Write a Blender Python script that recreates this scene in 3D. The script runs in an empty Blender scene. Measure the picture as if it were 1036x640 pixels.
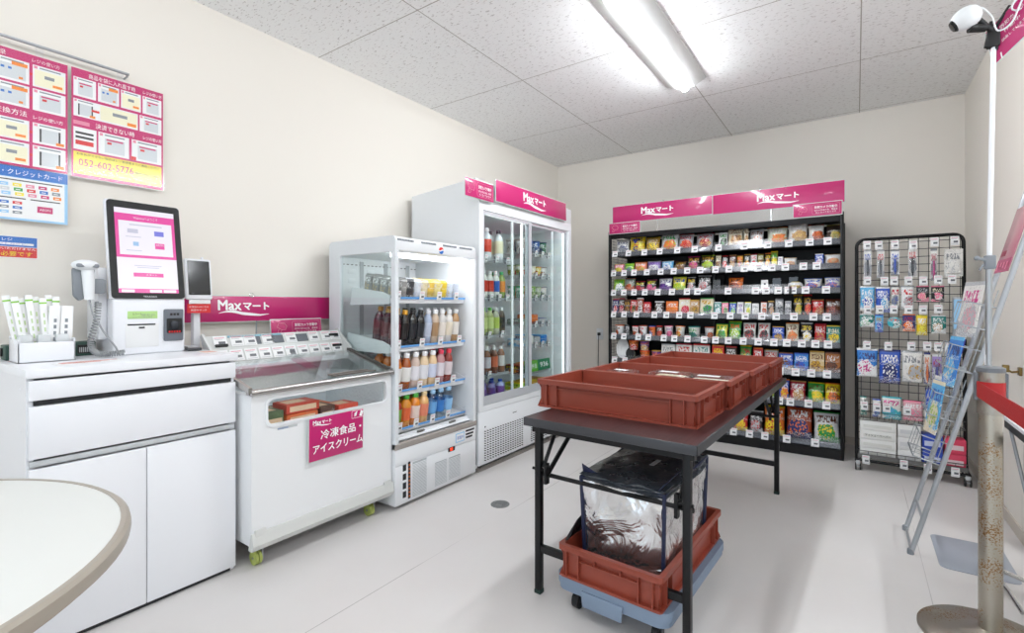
import bpy, bmesh, math, random
from mathutils import Vector, Matrix
C = bpy.context.scene.collection
PI = math.pi
R = math.radians
sc = bpy.context.scene
# ---------------------------------------------------------------- camera
cam = bpy.data.objects.new('camera', bpy.data.cameras.new('camera'))
C.objects.link(cam)
cam.location = (0, 0, 1.15)
cam.rotation_euler = (R(90), 0, math.atan(348 / 499.))
cam.data.sensor_width = 36
cam.data.lens = 36 * 499 / 1036.
cam.data.shift_y = -13 / 1036.
cam.data.clip_start = .02
sc.camera = cam
# ---------------------------------------------------------------- view, sky
sc.view_settings.view_transform = 'Standard'
sc.view_settings.look = 'None'
sc.view_settings.exposure = 0.1
sc.view_settings.gamma = 1
sc.view_settings.use_curve_mapping = False
w = bpy.data.worlds.new('daylight'); sc.world = w; w.use_nodes = True
w.node_tree.nodes['Background'].inputs[0].default_value = (.78, .89, 1, 1)
w.node_tree.nodes['Background'].inputs[1].default_value = 1.6
LAMP = 103.0      # strength of the ceiling tubes

# ---------------------------------------------------------------- helpers
def hexc(h):
    def f(c):
        c /= 255.
        return c / 12.92 if c <= .04045 else ((c + .055) / 1.055) ** 2.4
    h = h.lstrip('#')
    return tuple(f(int(h[i:i + 2], 16)) for i in (0, 2, 4))
PAL = dict(white='eeeeee', palew='e4e2dd', cream='e6dcc0', silver='b9babd', grey='85888c', darkgrey='45474b', black='18181a', darkbrown='38231a',
    brown='6f3d24', tan='c79a63', sand='d5bd8c', caramel='b06a2c', gold='c99a2e', popcorn='e2c06c', yellow='f2d21a', lemon='ece04a', olive='8b8b2c', lime='a5cc2e',
    green='2f9e3f', darkgreen='1b5140', paleg='cfd3bd', teal='138078', aqua='3fb6c4', sky='5fb4e4', azure='2f7fd0', blue='2350b8', navy='1c2a70',
    indigo='3b3a9a', purple='6a3a93', lilac='a48fd0', magenta='cf2a86', pink='ee7f9c', rose='e0a3ad', salmon='f08a63', coral='ee6a50', orange='e8762a', amber='f0a030',
    rust='a8431f', red='cc2222', crimson='b01c36', maroon='5c1f22', greyg='8b9a86')
MATS = {}
def mat(name, col, rough=.5, metal=0., spec=.5, emit=None, es=1., trans=0., bump=0., bscale=50., coat=0.):
    if name in MATS: return MATS[name]
    m = bpy.data.materials.new(name); m.use_nodes = True; MATS[name] = m
    nt = m.node_tree; b = nt.nodes['Principled BSDF']
    if isinstance(col, str): col = hexc(col)
    b.inputs['Base Color'].default_value = (*col, 1)
    b.inputs['Roughness'].default_value = rough
    b.inputs['Metallic'].default_value = metal
    b.inputs['Specular IOR Level'].default_value = spec
    b.inputs['Transmission Weight'].default_value = trans
    b.inputs['Coat Weight'].default_value = coat
    b.inputs['Coat Roughness'].default_value = .08
    if emit is not None:
        if isinstance(emit, str): emit = hexc(emit)
        b.inputs['Emission Color'].default_value = (*emit, 1)
        b.inputs['Emission Strength'].default_value = es
    # a faint procedural grain so that nothing is perfectly even
    tc = nt.nodes.new('ShaderNodeTexCoord'); n = nt.nodes.new('ShaderNodeTexNoise')
    n.inputs['Scale'].default_value = bscale; n.inputs['Detail'].default_value = 3
    nt.links.new(tc.outputs['Object'], n.inputs['Vector'])
    if bump:
        bp = nt.nodes.new('ShaderNodeBump'); bp.inputs['Strength'].default_value = bump; bp.inputs['Distance'].default_value = .01
        nt.links.new(n.outputs[0], bp.inputs['Height']); nt.links.new(bp.outputs[0], b.inputs['Normal'])
    mr = nt.nodes.new('ShaderNodeMapRange')
    mr.inputs[3].default_value = max(0, rough - .04); mr.inputs[4].default_value = min(1, rough + .04)
    nt.links.new(n.outputs[0], mr.inputs[0]); nt.links.new(mr.outputs[0], b.inputs['Roughness'])
    return m
def thin_glass(name, tint=(1, 1, 1), gloss=.08, fres=1.45, rough=.02):
    m = bpy.data.materials.new(name); m.use_nodes = True; nt = m.node_tree; nt.nodes.clear(); MATS[name] = m
    o = nt.nodes.new('ShaderNodeOutputMaterial'); mx = nt.nodes.new('ShaderNodeMixShader')
    t = nt.nodes.new('ShaderNodeBsdfTransparent'); g = nt.nodes.new('ShaderNodeBsdfGlossy')
    t.inputs[0].default_value = (*tint, 1); g.inputs['Roughness'].default_value = rough; g.inputs[0].default_value = (1, 1, 1, 1)
    lw = nt.nodes.new('ShaderNodeLayerWeight'); lw.inputs[0].default_value = .5
    pw = nt.nodes.new('ShaderNodeMath'); pw.operation = 'POWER'; pw.inputs[1].default_value = 4.5; nt.links.new(lw.outputs['Facing'], pw.inputs[0])
    ad = nt.nodes.new('ShaderNodeMath'); ad.operation = 'MULTIPLY_ADD'; ad.inputs[1].default_value = .6; ad.inputs[2].default_value = gloss * .6; ad.use_clamp = True
    nt.links.new(pw.outputs[0], ad.inputs[0]); nt.links.new(ad.outputs[0], mx.inputs[0])
    nt.links.new(t.outputs[0], mx.inputs[1]); nt.links.new(g.outputs[0], mx.inputs[2]); nt.links.new(mx.outputs[0], o.inputs[0])
    return m
def ramp(nt, stops):
    r = nt.nodes.new('ShaderNodeValToRGB'); cr = r.color_ramp
    while len(cr.elements) > 1: cr.elements.remove(cr.elements[-1])
    cr.elements[0].position = stops[0][0]; cr.elements[0].color = (*stops[0][1], 1)
    for p, c in stops[1:]:
        e = cr.elements.new(p); e.color = (*c, 1)
    return r

class MB:
    """collects shapes in one bmesh, in world coordinates"""
    def __init__(s): s.b = bmesh.new()
    def face(s, pts, m=0):
        f = s.b.faces.new([s.b.verts.new(p) for p in pts]); f.material_index = m; return f
    def merge(s, t, M=None, m=None):
        if M is not None: t.transform(M)
        me = bpy.data.meshes.new('t'); 
        if m is not None:
            for f in t.faces: f.material_index = m
        t.to_mesh(me); t.free(); s.b.from_mesh(me); bpy.data.meshes.remove(me)
    def box(s, x0, x1, y0, y1, z0, z1, m=0, bev=0, seg=2, M=None):
        t = bmesh.new(); bmesh.ops.create_cube(t, size=1)
        for v in t.verts:
            v.co = ((x0 + x1) / 2 + v.co.x * (x1 - x0), (y0 + y1) / 2 + v.co.y * (y1 - y0), (z0 + z1) / 2 + v.co.z * (z1 - z0))
        bmesh.ops.recalc_face_normals(t, faces=t.faces)
        if bev: bmesh.ops.bevel(t, geom=list(t.edges), offset=bev, segments=seg, affect='EDGES', profile=.5)
        s.merge(t, M, m)
    def slab(s, O, X, Y, w0, w1, h0, h1, n0, n1, m=0, bev=0):
        """box in the frame O,X,Y,N"""
        X = Vector(X).normalized(); Y = Vector(Y).normalized(); N = X.cross(Y)
        M = Matrix.Translation(O) @ Matrix((X, Y, N)).transposed().to_4x4()
        s.box(w0, w1, h0, h1, n0, n1, m, bev, M=M)
    def prism(s, poly, O, X, Y, n0, n1, m=0, bev=0):
        X = Vector(X).normalized(); Y = Vector(Y).normalized(); N = X.cross(Y); O = Vector(O)
        t = bmesh.new()
        a = [t.verts.new(O + X * p[0] + Y * p[1] + N * n0) for p in poly]
        b = [t.verts.new(O + X * p[0] + Y * p[1] + N * n1) for p in poly]
        t.faces.new(a[::-1]); t.faces.new(b)
        k = len(poly)
        for i in range(k): t.faces.new((a[i], a[(i + 1) % k], b[(i + 1) % k], b[i]))
        bmesh.ops.recalc_face_normals(t, faces=t.faces)
        if bev: bmesh.ops.bevel(t, geom=list(t.edges), offset=bev, segments=2, affect='EDGES', profile=.5)
        s.merge(t, None, m)
    def holed(s, outer, inner, O, X, Y, n0, n1, m=0):
        """plate between two loops of equal length"""
        X = Vector(X).normalized(); Y = Vector(Y).normalized(); N = X.cross(Y); O = Vector(O); t = bmesh.new(); L = []
        for poly, n in ((outer, n0), (inner, n0), (inner, n1), (outer, n1)):
            L.append([t.verts.new(O + X * p[0] + Y * p[1] + N * n) for p in poly])
        k = len(outer)
        for a, b in ((0, 1), (1, 2), (2, 3), (3, 0)):
            for i in range(k): t.faces.new((L[a][i], L[a][(i + 1) % k], L[b][(i + 1) % k], L[b][i]))
        bmesh.ops.recalc_face_normals(t, faces=t.faces); s.merge(t, None, m)
    def tube(s, pts, r, n=10, m=0, closed=False):
        pts = [Vector(p) for p in pts]; t = bmesh.new(); rings = []; k = len(pts); up = None
        for i, p in enumerate(pts):
            if closed: d = (pts[(i + 1) % k] - pts[i - 1]).normalized()
            else: d = (pts[min(i + 1, k - 1)] - pts[max(i - 1, 0)]).normalized()
            if up is None:
                up = Vector((0, 0, 1)) if abs(d.z) < .9 else Vector((1, 0, 0))
            u = (up - d * up.dot(d)).normalized(); v = d.cross(u); up = u
            rr = r[i] if isinstance(r, (list, tuple)) else r
            if not closed and 0 < i < k - 1:
                d1 = (pts[i] - pts[i - 1]).normalized(); d2 = (pts[i + 1] - pts[i]).normalized()
            rings.append([t.verts.new(p + (u * math.cos(a * 2 * PI / n) + v * math.sin(a * 2 * PI / n)) * rr) for a in range(n)])
        for i in range(k - (0 if closed else 1)):
            a = rings[i]; b = rings[(i + 1) % k]
            for j in range(n): t.faces.new((a[j], a[(j + 1) % n], b[(j + 1) % n], b[j]))
        if not closed: t.faces.new(rings[0][::-1]); t.faces.new(rings[-1])
        bmesh.ops.recalc_face_normals(t, faces=t.faces); s.merge(t, None, m)
    def cyl(s, p0, p1, r, n=16, m=0): s.tube([p0, p1], r, n, m)
    def lathe(s, prof, c=(0, 0, 0), n=20, m=0, M=None, cap=True):
        t = bmesh.new(); rings = []
        for r, z in prof:
            rings.append([t.verts.new((r * math.cos(a * 2 * PI / n), r * math.sin(a * 2 * PI / n), z)) for a in range(n)])
        for i in range(len(prof) - 1):
            for j in range(n): t.faces.new((rings[i][j], rings[i][(j + 1) % n], rings[i + 1][(j + 1) % n], rings[i + 1][j]))
        if cap: t.faces.new(rings[0][::-1]); t.faces.new(rings[-1])
        bmesh.ops.recalc_face_normals(t, faces=t.faces)
        T = Matrix.Translation(c)
        s.merge(t, T if M is None else T @ M, m)
    def ball(s, c, r, m=0, seg=16, sc3=(1, 1, 1)):
        t = bmesh.new(); bmesh.ops.create_uvsphere(t, u_segments=seg, v_segments=seg // 2 + 2, radius=r)
        s.merge(t, Matrix.Translation(c) @ Matrix.Diagonal((*sc3, 1)), m)

def wmat(o):
    M = o.matrix_basis.copy()
    while o.parent: o = o.parent; M = o.matrix_basis @ M
    return M
def obj(name, mb, mats, parent=None, smooth=35, local=False):
    me = bpy.data.meshes.new(name); mb.b.to_mesh(me); mb.b.free()
    if not isinstance(mats, (list, tuple)): mats = [mats]
    for m in mats: me.materials.append(m)
    o = bpy.data.objects.new(name, me); C.objects.link(o)
    if parent is not None:
        o.parent = parent
        if not local: me.transform(wmat(parent).inverted())
    if smooth:
        for p in me.polygons: p.use_smooth = True
        me.set_sharp_from_angle(angle=R(smooth))
    return o
def recenter(o):
    """put a one-mesh thing's origin at its base"""
    me = o.data; xs = [v.co for v in me.vertices]
    c = Vector(((min(v.x for v in xs) + max(v.x for v in xs)) / 2, (min(v.y for v in xs) + max(v.y for v in xs)) / 2, min(v.z for v in xs)))
    me.transform(Matrix.Translation(-c)); o.location = c; return o
def tag(o, label, cat, group=None):
    o['label'] = label; o['category'] = cat
    if group: o['group'] = group
    return o
def thing(name, label, cat, loc=(0, 0, 0), rotz=0, group=None, rot=None):
    o = bpy.data.objects.new(name, None); C.objects.link(o); o.empty_display_size = .05
    o.location = loc; o.rotation_euler = rot or (0, 0, rotz)
    return tag(o, label, cat, group)
def struct(name, mb, mats, smooth=0):
    o = obj(name, mb, mats, None, smooth); o['kind'] = 'structure'; return o
def dup(o, parent=None):
    c = o.copy(); C.objects.link(c); c.parent = parent
    for ch in [x for x in bpy.data.objects if x.parent == o]: dup(ch, c)
    return c
def rrect(x0, x1, y0, y1, r, n=5):
    P = []
    for cx, cy, a0 in ((x1 - r, y1 - r, 0), (x0 + r, y1 - r, 90), (x0 + r, y0 + r, 180), (x1 - r, y0 + r, 270)):
        for i in range(n + 1):
            a = R(a0 + 90 * i / n); P.append((cx + r * math.cos(a), cy + r * math.sin(a)))
    return P

LS = [None]
def text(s, O, X, Y, h, mats, parent, width=None, align='CENTER', bold=.0, name='lettering', depth=.0006, valign='CENTER'):
    """flat lettering whose centre is O; X reading direction, Y up, h cap height (width squeezes to fit)"""
    cu = bpy.data.curves.new(name, 'FONT'); cu.body = s; cu.size = 1; cu.align_x = align; cu.align_y = valign
    cu.extrude = .0; cu.resolution_u = 2
    t = bpy.data.objects.new('t', cu); C.objects.link(t); bpy.context.view_layer.update()
    me = bpy.data.meshes.new_from_object(t.evaluated_get(bpy.context.evaluated_depsgraph_get()))
    bpy.data.objects.remove(t); bpy.data.curves.remove(cu)
    if not me.vertices: return None
    if bold:
        b0 = bmesh.new(); b0.from_mesh(me); src = me.copy()
        for dx, dy in ((bold, 0), (-bold, 0), (0, bold * .8), (bold * .6, -bold * .6), (-bold * .6, bold * .6)):
            nv = len(b0.verts); b0.from_mesh(src); b0.verts.ensure_lookup_table()
            for v in b0.verts[nv:]: v.co.x += dx; v.co.y += dy; v.co.z += (.002 + dx * .05 + dy * .02)
        b0.to_mesh(me); b0.free(); bpy.data.meshes.remove(src)
    xs = [v.co.x for v in me.vertices]; ys = [v.co.y for v in me.vertices]
    k = h / (max(ys) - min(ys)) if h else 1
    kx = k if width is None else width / (max(xs) - min(xs))
    cy = (max(ys) + min(ys)) / 2; cx = (max(xs) + min(xs)) / 2 if align == 'CENTER' else min(xs)
    X = Vector(X).normalized(); Y = Vector(Y).normalized(); N = X.cross(Y); O = Vector(O)
    for v in me.vertices: v.co = O + X * (v.co.x - cx) * kx + Y * (v.co.y - cy) * k + N * (depth + v.co.z * h)
    me.materials.clear(); me.materials.append(mats)
    for p in me.polygons: p.material_index = 0
    o = bpy.data.objects.new(name, me); C.objects.link(o)
    if parent is not None: o.parent = parent; me.transform(wmat(parent).inverted())
    return o

# ---------------------------------------------------------------- materials
def wall_mat(name, col, s=1.):
    m = bpy.data.materials.new(name); m.use_nodes = True; nt = m.node_tree; b = nt.nodes['Principled BSDF']
    tc = nt.nodes.new('ShaderNodeTexCoord'); n = nt.nodes.new('ShaderNodeTexNoise'); n.inputs['Scale'].default_value = 260; n.inputs['Detail'].default_value = 4
    n2 = nt.nodes.new('ShaderNodeTexNoise'); n2.inputs['Scale'].default_value = .8
    nt.links.new(tc.outputs['Object'], n.inputs[0]); nt.links.new(tc.outputs['Object'], n2.inputs[0])
    c = hexc(col); r = ramp(nt, [(.3, tuple(x * .985 for x in c)), (.7, c)])
    nt.links.new(n2.outputs[0], r.inputs[0]); nt.links.new(r.outputs[0], b.inputs['Base Color'])
    bp = nt.nodes.new('ShaderNodeBump'); bp.inputs['Strength'].default_value = .08; bp.inputs['Distance'].default_value = .004
    nt.links.new(n.outputs[0], bp.inputs['Height']); nt.links.new(bp.outputs[0], b.inputs['Normal'])
    b.inputs['Roughness'].default_value = .75; return m
M_wall = wall_mat('cream wallpaper', 'eee8df')
def floor_mat():
    m = bpy.data.materials.new('vinyl floor'); m.use_nodes = True; nt = m.node_tree; L = nt.links.new; b = nt.nodes['Principled BSDF']
    tc = nt.nodes.new('ShaderNodeTexCoord'); sx = nt.nodes.new('ShaderNodeSeparateXYZ'); L(tc.outputs['Object'], sx.inputs[0])
    n = nt.nodes.new('ShaderNodeTexNoise'); n.inputs['Scale'].default_value = 2.2; n.inputs['Detail'].default_value = 5
    n2 = nt.nodes.new('ShaderNodeTexNoise'); n2.inputs['Scale'].default_value = 220; n2.inputs['Detail'].default_value = 3
    L(tc.outputs['Object'], n.inputs[0]); L(tc.outputs['Object'], n2.inputs[0])
    r = ramp(nt, [(.3, hexc('d9d4d1')), (.7, hexc('dedad8'))]); L(n.outputs[0], r.inputs[0])
    # sheet seams running along the room every 1.82 m
    a = nt.nodes.new('ShaderNodeMath'); a.operation = 'ADD'; a.inputs[1].default_value = 1.58 + 18.2; L(sx.outputs[0], a.inputs[0])
    mo = nt.nodes.new('ShaderNodeMath'); mo.operation = 'MODULO'; mo.inputs[1].default_value = 1.82; L(a.outputs[0], mo.inputs[0])
    lt = nt.nodes.new('ShaderNodeMath'); lt.operation = 'LESS_THAN'; lt.inputs[1].default_value = .003; L(mo.outputs[0], lt.inputs[0])
    n3 = nt.nodes.new('ShaderNodeTexNoise'); n3.inputs['Scale'].default_value = 1.3; L(tc.outputs['Object'], n3.inputs[0])
    g = nt.nodes.new('ShaderNodeMapRange'); g.inputs[1].default_value = .42; g.inputs[2].default_value = .55; L(n3.outputs[0], g.inputs[0])
    mu = nt.nodes.new('ShaderNodeMath'); mu.operation = 'MULTIPLY'; L(lt.outputs[0], mu.inputs[0]); L(g.outputs[0], mu.inputs[1])
    mx = nt.nodes.new('ShaderNodeMix'); mx.data_type = 'RGBA'; mx.inputs[7].default_value = (*hexc('9b9591'), 1)
    L(mu.outputs[0], mx.inputs[0]); L(r.outputs[0], mx.inputs[6]); L(mx.outputs[2], b.inputs['Base Color'])
    rr = nt.nodes.new('ShaderNodeMapRange'); rr.inputs[3].default_value = .28; rr.inputs[4].default_value = .42; L(n.outputs[0], rr.inputs[0]); L(rr.outputs[0], b.inputs['Roughness'])
    bp = nt.nodes.new('ShaderNodeBump'); bp.inputs['Strength'].default_value = .05; bp.inputs['Distance'].default_value = .002; L(n2.outputs[0], bp.inputs['Height']); L(bp.outputs[0], b.inputs['Normal'])
    b.inputs['Specular IOR Level'].default_value = .4
    return m
def ceil_mat():
    m = bpy.data.materials.new('ceiling tiles'); m.use_nodes = True; nt = m.node_tree; L = nt.links.new; b = nt.nodes['Principled BSDF']
    tc = nt.nodes.new('ShaderNodeTexCoord'); sx = nt.nodes.new('ShaderNodeSeparateXYZ'); L(tc.outputs['Object'], sx.inputs[0])
    def line(out, off, per, wd):
        a = nt.nodes.new('ShaderNodeMath'); a.operation = 'ADD'; a.inputs[1].default_value = off; L(out, a.inputs[0])
        mo = nt.nodes.new('ShaderNodeMath'); mo.operation = 'MODULO'; mo.inputs[1].default_value = per; L(a.outputs[0], mo.inputs[0])
        lt = nt.nodes.new('ShaderNodeMath'); lt.operation = 'LESS_THAN'; lt.inputs[1].default_value = wd; L(mo.outputs[0], lt.inputs[0]); return lt
    l1 = line(sx.outputs[0], 9.6, .962, .006); l2 = line(sx.outputs[1], 10 - 1.87 + .0, .998, .006)
    mxm = nt.nodes.new('ShaderNodeMath'); mxm.operation = 'MAXIMUM'; L(l1.outputs[0], mxm.inputs[0]); L(l2.outputs[0], mxm.inputs[1])
    mp = nt.nodes.new('ShaderNodeMapping'); mp.inputs['Scale'].default_value = (34, 90, 60); L(tc.outputs['Object'], mp.inputs[0])
    n = nt.nodes.new('ShaderNodeTexNoise'); n.inputs['Scale'].default_value = 1; n.inputs['Detail'].default_value = 3; n.inputs['Roughness'].default_value = .6; L(mp.outputs[0], n.inputs[0])
    r = ramp(nt, [(0, hexc('cfcccb')), (.36, hexc('cfcccb')), (.41, hexc('fafafa')), (1, hexc('fbfbfb'))]); L(n.outputs[0], r.inputs[0])
    mx = nt.nodes.new('ShaderNodeMix'); mx.data_type = 'RGBA'; mx.inputs[7].default_value = (*hexc('b5b0ab'), 1); L(mxm.outputs[0], mx.inputs[0]); L(r.outputs[0], mx.inputs[6]); L(mx.outputs[2], b.inputs['Base Color'])
    bp = nt.nodes.new('ShaderNodeBump'); bp.inputs['Strength'].default_value = .4; bp.inputs['Distance'].default_value = .003; L(r.outputs[0], bp.inputs['Height']); L(bp.outputs[0], b.inputs['Normal'])
    b.inputs['Roughness'].default_value = .9; return m
M_white = mat('white enamel', 'eceef0', .32); M_white2 = mat('glossy white board', 'f0f1f5', .3, bscale=4); M_whitem = mat('matte white plastic', 'ececec', .5)
M_offwhite = mat('warm white plastic', 'eff0f1', .4); M_grey = mat('grey plastic', '84898f', .45); M_lgrey = mat('light grey', 'c4c7c9', .4)
M_gap = mat('dark gap', '2c2d2f', .8); M_black = mat('black steel', '0b0b0d', .42, spec=.35); M_blackp = mat('black plastic', '101012', .5)
M_chrome = mat('brushed steel', 'c9c9c9', .22, metal=1.); M_alu = mat('aluminium', 'aeb2b6', .35, metal=.9)
M_mag = mat('magenta board', 'c21d6c', .35, coat=.5); M_mag2 = mat('magenta print', 'c8246e', .4); M_pinkp = mat('pink print', 'e84f9e', .4)
M_pw = mat('paper white', 'f2f2f2', .55); M_pl = mat('paper pale grey', 'd5d9dc', .5); M_pg = mat('print grey', '8b9096', .5); M_pk = mat('print black', '232427', .5)
M_pr = mat('print red', 'd8252b', .45); M_py = mat('print yellow', 'f4e13a', .45); M_pb = mat('print blue', '1f6fc4', .45); M_plb = mat('print light blue', '9ccdf0', .45)
M_po = mat('print orange', 'f08a2a', .45); M_pgn = mat('print green', '3fa34d', .45); M_pcr = mat('print cream', 'f4efd2', .5); M_ppk = mat('print pale pink', 'e58fa8', .5)
M_rail = mat('price rail', '54575d', .25, coat=.7); M_railw = mat('clear price rail', 'b9bdc2', .2, coat=1.); M_letter = mat('white lettering', 'ffffff', .4)
M_glass = thin_glass('glass', (.97, .985, .98), .03); M_clear = thin_glass('clear plastic', (.97, .97, .98), .06, rough=.22)
M_glass2 = thin_glass('door glass', (.93, .965, .96), .04)
M_frost = mat('frost', 'e9eef2', .7, bump=.6, bscale=60)
M_led = mat('tube light', 'ffffff', .5, emit=(.91, .96, 1), es=LAMP)
M_led_added = mat('dimmer added tube light', 'ffffff', .5, emit=(.91, .96, 1), es=LAMP * .52)  # weaker glow for the added fixtures out of view
M_ledc = mat('cooler tube', 'ffffff', .5, emit=(.93, .97, 1), es=14.)
M_ledf = mat('fridge tube', 'ffffff', .5, emit=(.93, .97, 1), es=2.2)

# ---------------------------------------------------------------- the room
XL, XR, YB, ZC, YF = -2.78, .66, 4.9, 2.7, -4.2
m = MB(); m.box(XL - .1, 3.2, YF, YB + .1, -.1, 0); struct('floor', m, floor_mat())
m = MB(); m.box(XL - .1, 3.2, YF, YB + .1, ZC, ZC + .1); struct('ceiling', m, ceil_mat())
m = MB(); m.box(XL - .1, XL, YF, YB + .1, 0, ZC); struct('wall_left', m, M_wall)
m = MB(); m.box(XL, XR, YB, YB + .1, 0, ZC); struct('wall_back', m, M_wall)
m = MB(); m.box(XR, XR + .1, 3.2, YB + .1, 0, ZC); m.box(XR + .1, 3.1, 3.2, 3.3, 0, ZC); struct('wall_right', m, M_wall)
m = MB(); m.box(3.1, 3.2, YF, 3.3, 0, ZC); struct('wall_side', m, M_wall)
m = MB(); m.box(XL, XL + .008, YF, YB, 0, .06); m.box(XL, XR, YB - .008, YB, 0, .06); m.box(XR - .008, XR, 3.2, YB, 0, .06)
struct('baseboard_room', m, mat('baseboard', 'cfc6ba', .5))

def ceiling_light(x, y0, y1, label, tube=None):
    t = thing('ceiling_light', label, 'ceiling light', (x, (y0 + y1) / 2, ZC), group=None)
    h = MB(); P = [(-.135, 0), (-.135, -.008), (-.06, -.045), (.06, -.045), (.135, -.008), (.135, 0)]
    h.prism(P, (x, y0, ZC), (1, 0, 0), (0, 0, 1), -(y1 - y0), 0)
    obj('housing', h, mat('lamp housing', 'dcdcda', .45), t)
    d = MB(); q = [(  .029 * math.cos(R(a)), -.045 + .032 * math.sin(R(a))) for a in range(0, -181, -30)]
    d.prism(q, (x, y0 + .012, ZC), (1, 0, 0), (0, 0, 1), -(y1 - y0 - .03), 0)
    obj('diffuser', d, tube or M_led, t)
ceiling_light(-.975, 2.27, 3.52, 'white ceiling light with a glowing tube, its far end above the crate table')
ceiling_light(-.975, -.6, .65, 'unseen white tube light added to brighten the room, over the shop entrance area', M_led_added)  # this and the next three are unseen fixtures, added to light the room
ceiling_light(.9, -.6, .65, 'unseen white tube light added to brighten the room, beside the entrance row', M_led_added)
ceiling_light(1.6, 1.6, 2.85, 'unseen white tube light added to brighten the room, over the side bay')
ceiling_light(-.975, -3.2, -1.95, 'unseen white tube light added to brighten the room, deepest in the entrance area', M_led_added)

# floor drain cap
m = MB(); m.lathe([(.054, 0), (.054, .003), (.049, .0045), (.047, .003), (.02, .003), (.018, .0045), (.001, .0045)], (-1.673, 2.28, 0), 28)
m.box(-1.703, -1.698, 2.25, 2.31, .003, .005); m.box(-1.648, -1.643, 2.25, 2.31, .003, .005)
tag(recenter(obj('floor_drain', m, mat('worn metal', '8b8c8c', .45, metal=.6, bump=.3))), 'round grey metal floor cap in front of the drink fridge', 'floor drain')
# wall outlet with plug and cord
t = thing('wall_outlet', 'cream wall outlet with a black plug, left of the black gondola', 'outlet', (-2.262, 4.9, .76))
m = MB(); m.box(-2.3, -2.225, 4.892, 4.9, .765, .885, bev=.003); obj('cover_plate', m, M_offwhite, t)
m = MB(); m.box(-2.276, -2.25, 4.862, 4.892, .81, .84, bev=.004); m.tube([(-2.263, 4.87, .812), (-2.265, 4.868, .74), (-2.27, 4.872, .5), (-2.273, 4.88, .25), (-2.2, 4.885, .02), (-1.9, 4.88, .012)], .0035, 8)
obj('plug_and_cord', m, M_blackp, t)
# ================================================================ white counter cabinet
EX, EY, EZ = (1, 0, 0), (0, 1, 0), (0, 0, 1)
ZT = .935
t = thing('counter_cabinet', 'white counter cabinet with two drawers above two doors, against the left wall', 'cabinet', (-2.48, .74, 0))
m = MB(); m.box(-2.775, -2.222, .413, .431, .0, .905); m.box(-2.775, -2.222, 1.05, 1.068, 0, .905); m.box(-2.775, -2.757, .431, 1.05, .03, .905)
m.box(-2.757, -2.235, .431, 1.05, .0, .02); m.box(-2.757, -2.24, .431, 1.05, .60, .615); m.box(-2.757, -2.24, .431, 1.05, .81, .825)
for z in (.2, .45, .72, .86):
    m.lathe([(.006, 0), (.004, .002)], (-2.6, .413, z), 10, M=Matrix.Rotation(R(90), 4, 'X'))
    m.lathe([(.006, 0), (.004, .002)], (-2.3, .413, z), 10, M=Matrix.Rotation(R(90), 4, 'X'))
obj('body', m, M_white2, t)
m = MB(); m.box(-2.778, -2.196, .406, 1.075, .905, ZT, bev=.003); obj('worktop', m, M_white2, t)
for z0, z1 in ((.832, .897), (.640, .812)):
    m = MB(); m.box(-2.222, -2.2, .416, 1.066, z0, z1, bev=.0015); d = obj('drawer', m, M_white2, t)
m = MB(); m.box(-2.232, -2.212, .43, 1.052, .814, .83); obj('handle_groove', m, M_gap, t)
m = MB(); m.box(-2.222, -2.206, .418, 1.064, .613, .632, bev=.002); obj('handle_rail', m, M_lgrey, t)
for y0, y1 in ((.416, .7385), (.7415, 1.066)):
    m = MB(); m.box(-2.222, -2.2, y0, y1, .018, .606, bev=.0015); obj('door', m, M_white2, t)
m = MB(); m.box(-2.222, -2.215, .43, 1.05, .0, .016); obj('plinth', m, M_gap, t)

# ================================================================ self checkout terminal
t = thing('checkout_terminal', 'white self checkout terminal with a tall lit touch screen, on the white counter', 'checkout', (-2.62, .855, ZT))
m = MB(); m.box(-2.75, -2.5, .722, .988, ZT, 1.172, bev=.008, seg=3)
m.box(-2.69, -2.60, .76, .95, 1.16, 1.35, bev=.01)
m.box(-2.70, -2.56, .69, .722, 1.0, 1.30, bev=.008)
obj('housing', m, M_white2, t)
m = MB(); m.box(-2.5005, -2.4985, .765, .885, .965, 1.065, bev=.001); m.box(-2.503, -2.497, .772, .872, 1.058, 1.064, m=1); m.box(-2.5, -2.496, .812, .832, 1.045, 1.052, m=1)
obj('printer_door', m, [M_whitem, M_gap], t)
m = MB(); m.box(-2.5, -2.498, .772, .88, 1.086, 1.118, bev=.0008); g = obj('green_sticker', m, mat('lime sticker', 'b9df8e', .5), t)
text('レシート', (-2.4978, .806, 1.107), EY, EZ, .010, M_pk, g, width=.03); text('領収書・発行・ボタン', (-2.4978, .846, 1.102), EY, EZ, .008, M_pg, g, width=.05)
text('ここから取り出す', (-2.4978, .826, 1.093), EY, EZ, .006, M_pg, g, width=.07)
m = MB(); m.box(-2.502, -2.49, .902, .980, .985, 1.126, bev=.006); obj('card_reader', m, mat('slate plastic', '6b7079', .45), t)
m = MB(); m.box(-2.493, -2.486, .912, .972, 1.02, 1.085, bev=.004); m.box(-2.4895, -2.480, .925, .958, 1.035, 1.072, bev=.003, m=1)
for k in range(5): m.box(-2.487, -2.484, .918 + k * .01, .924 + k * .01, 1.022, 1.03, m=2)
for k in range(3): m.box(-2.491, -2.4885, .925 + k * .013, .934 + k * .013, 1.098, 1.108, m=0)
obj('card_slot', m, [M_blackp, mat('dark chrome', '3b3f46', .25, metal=.6), M_pr], t)
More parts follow.
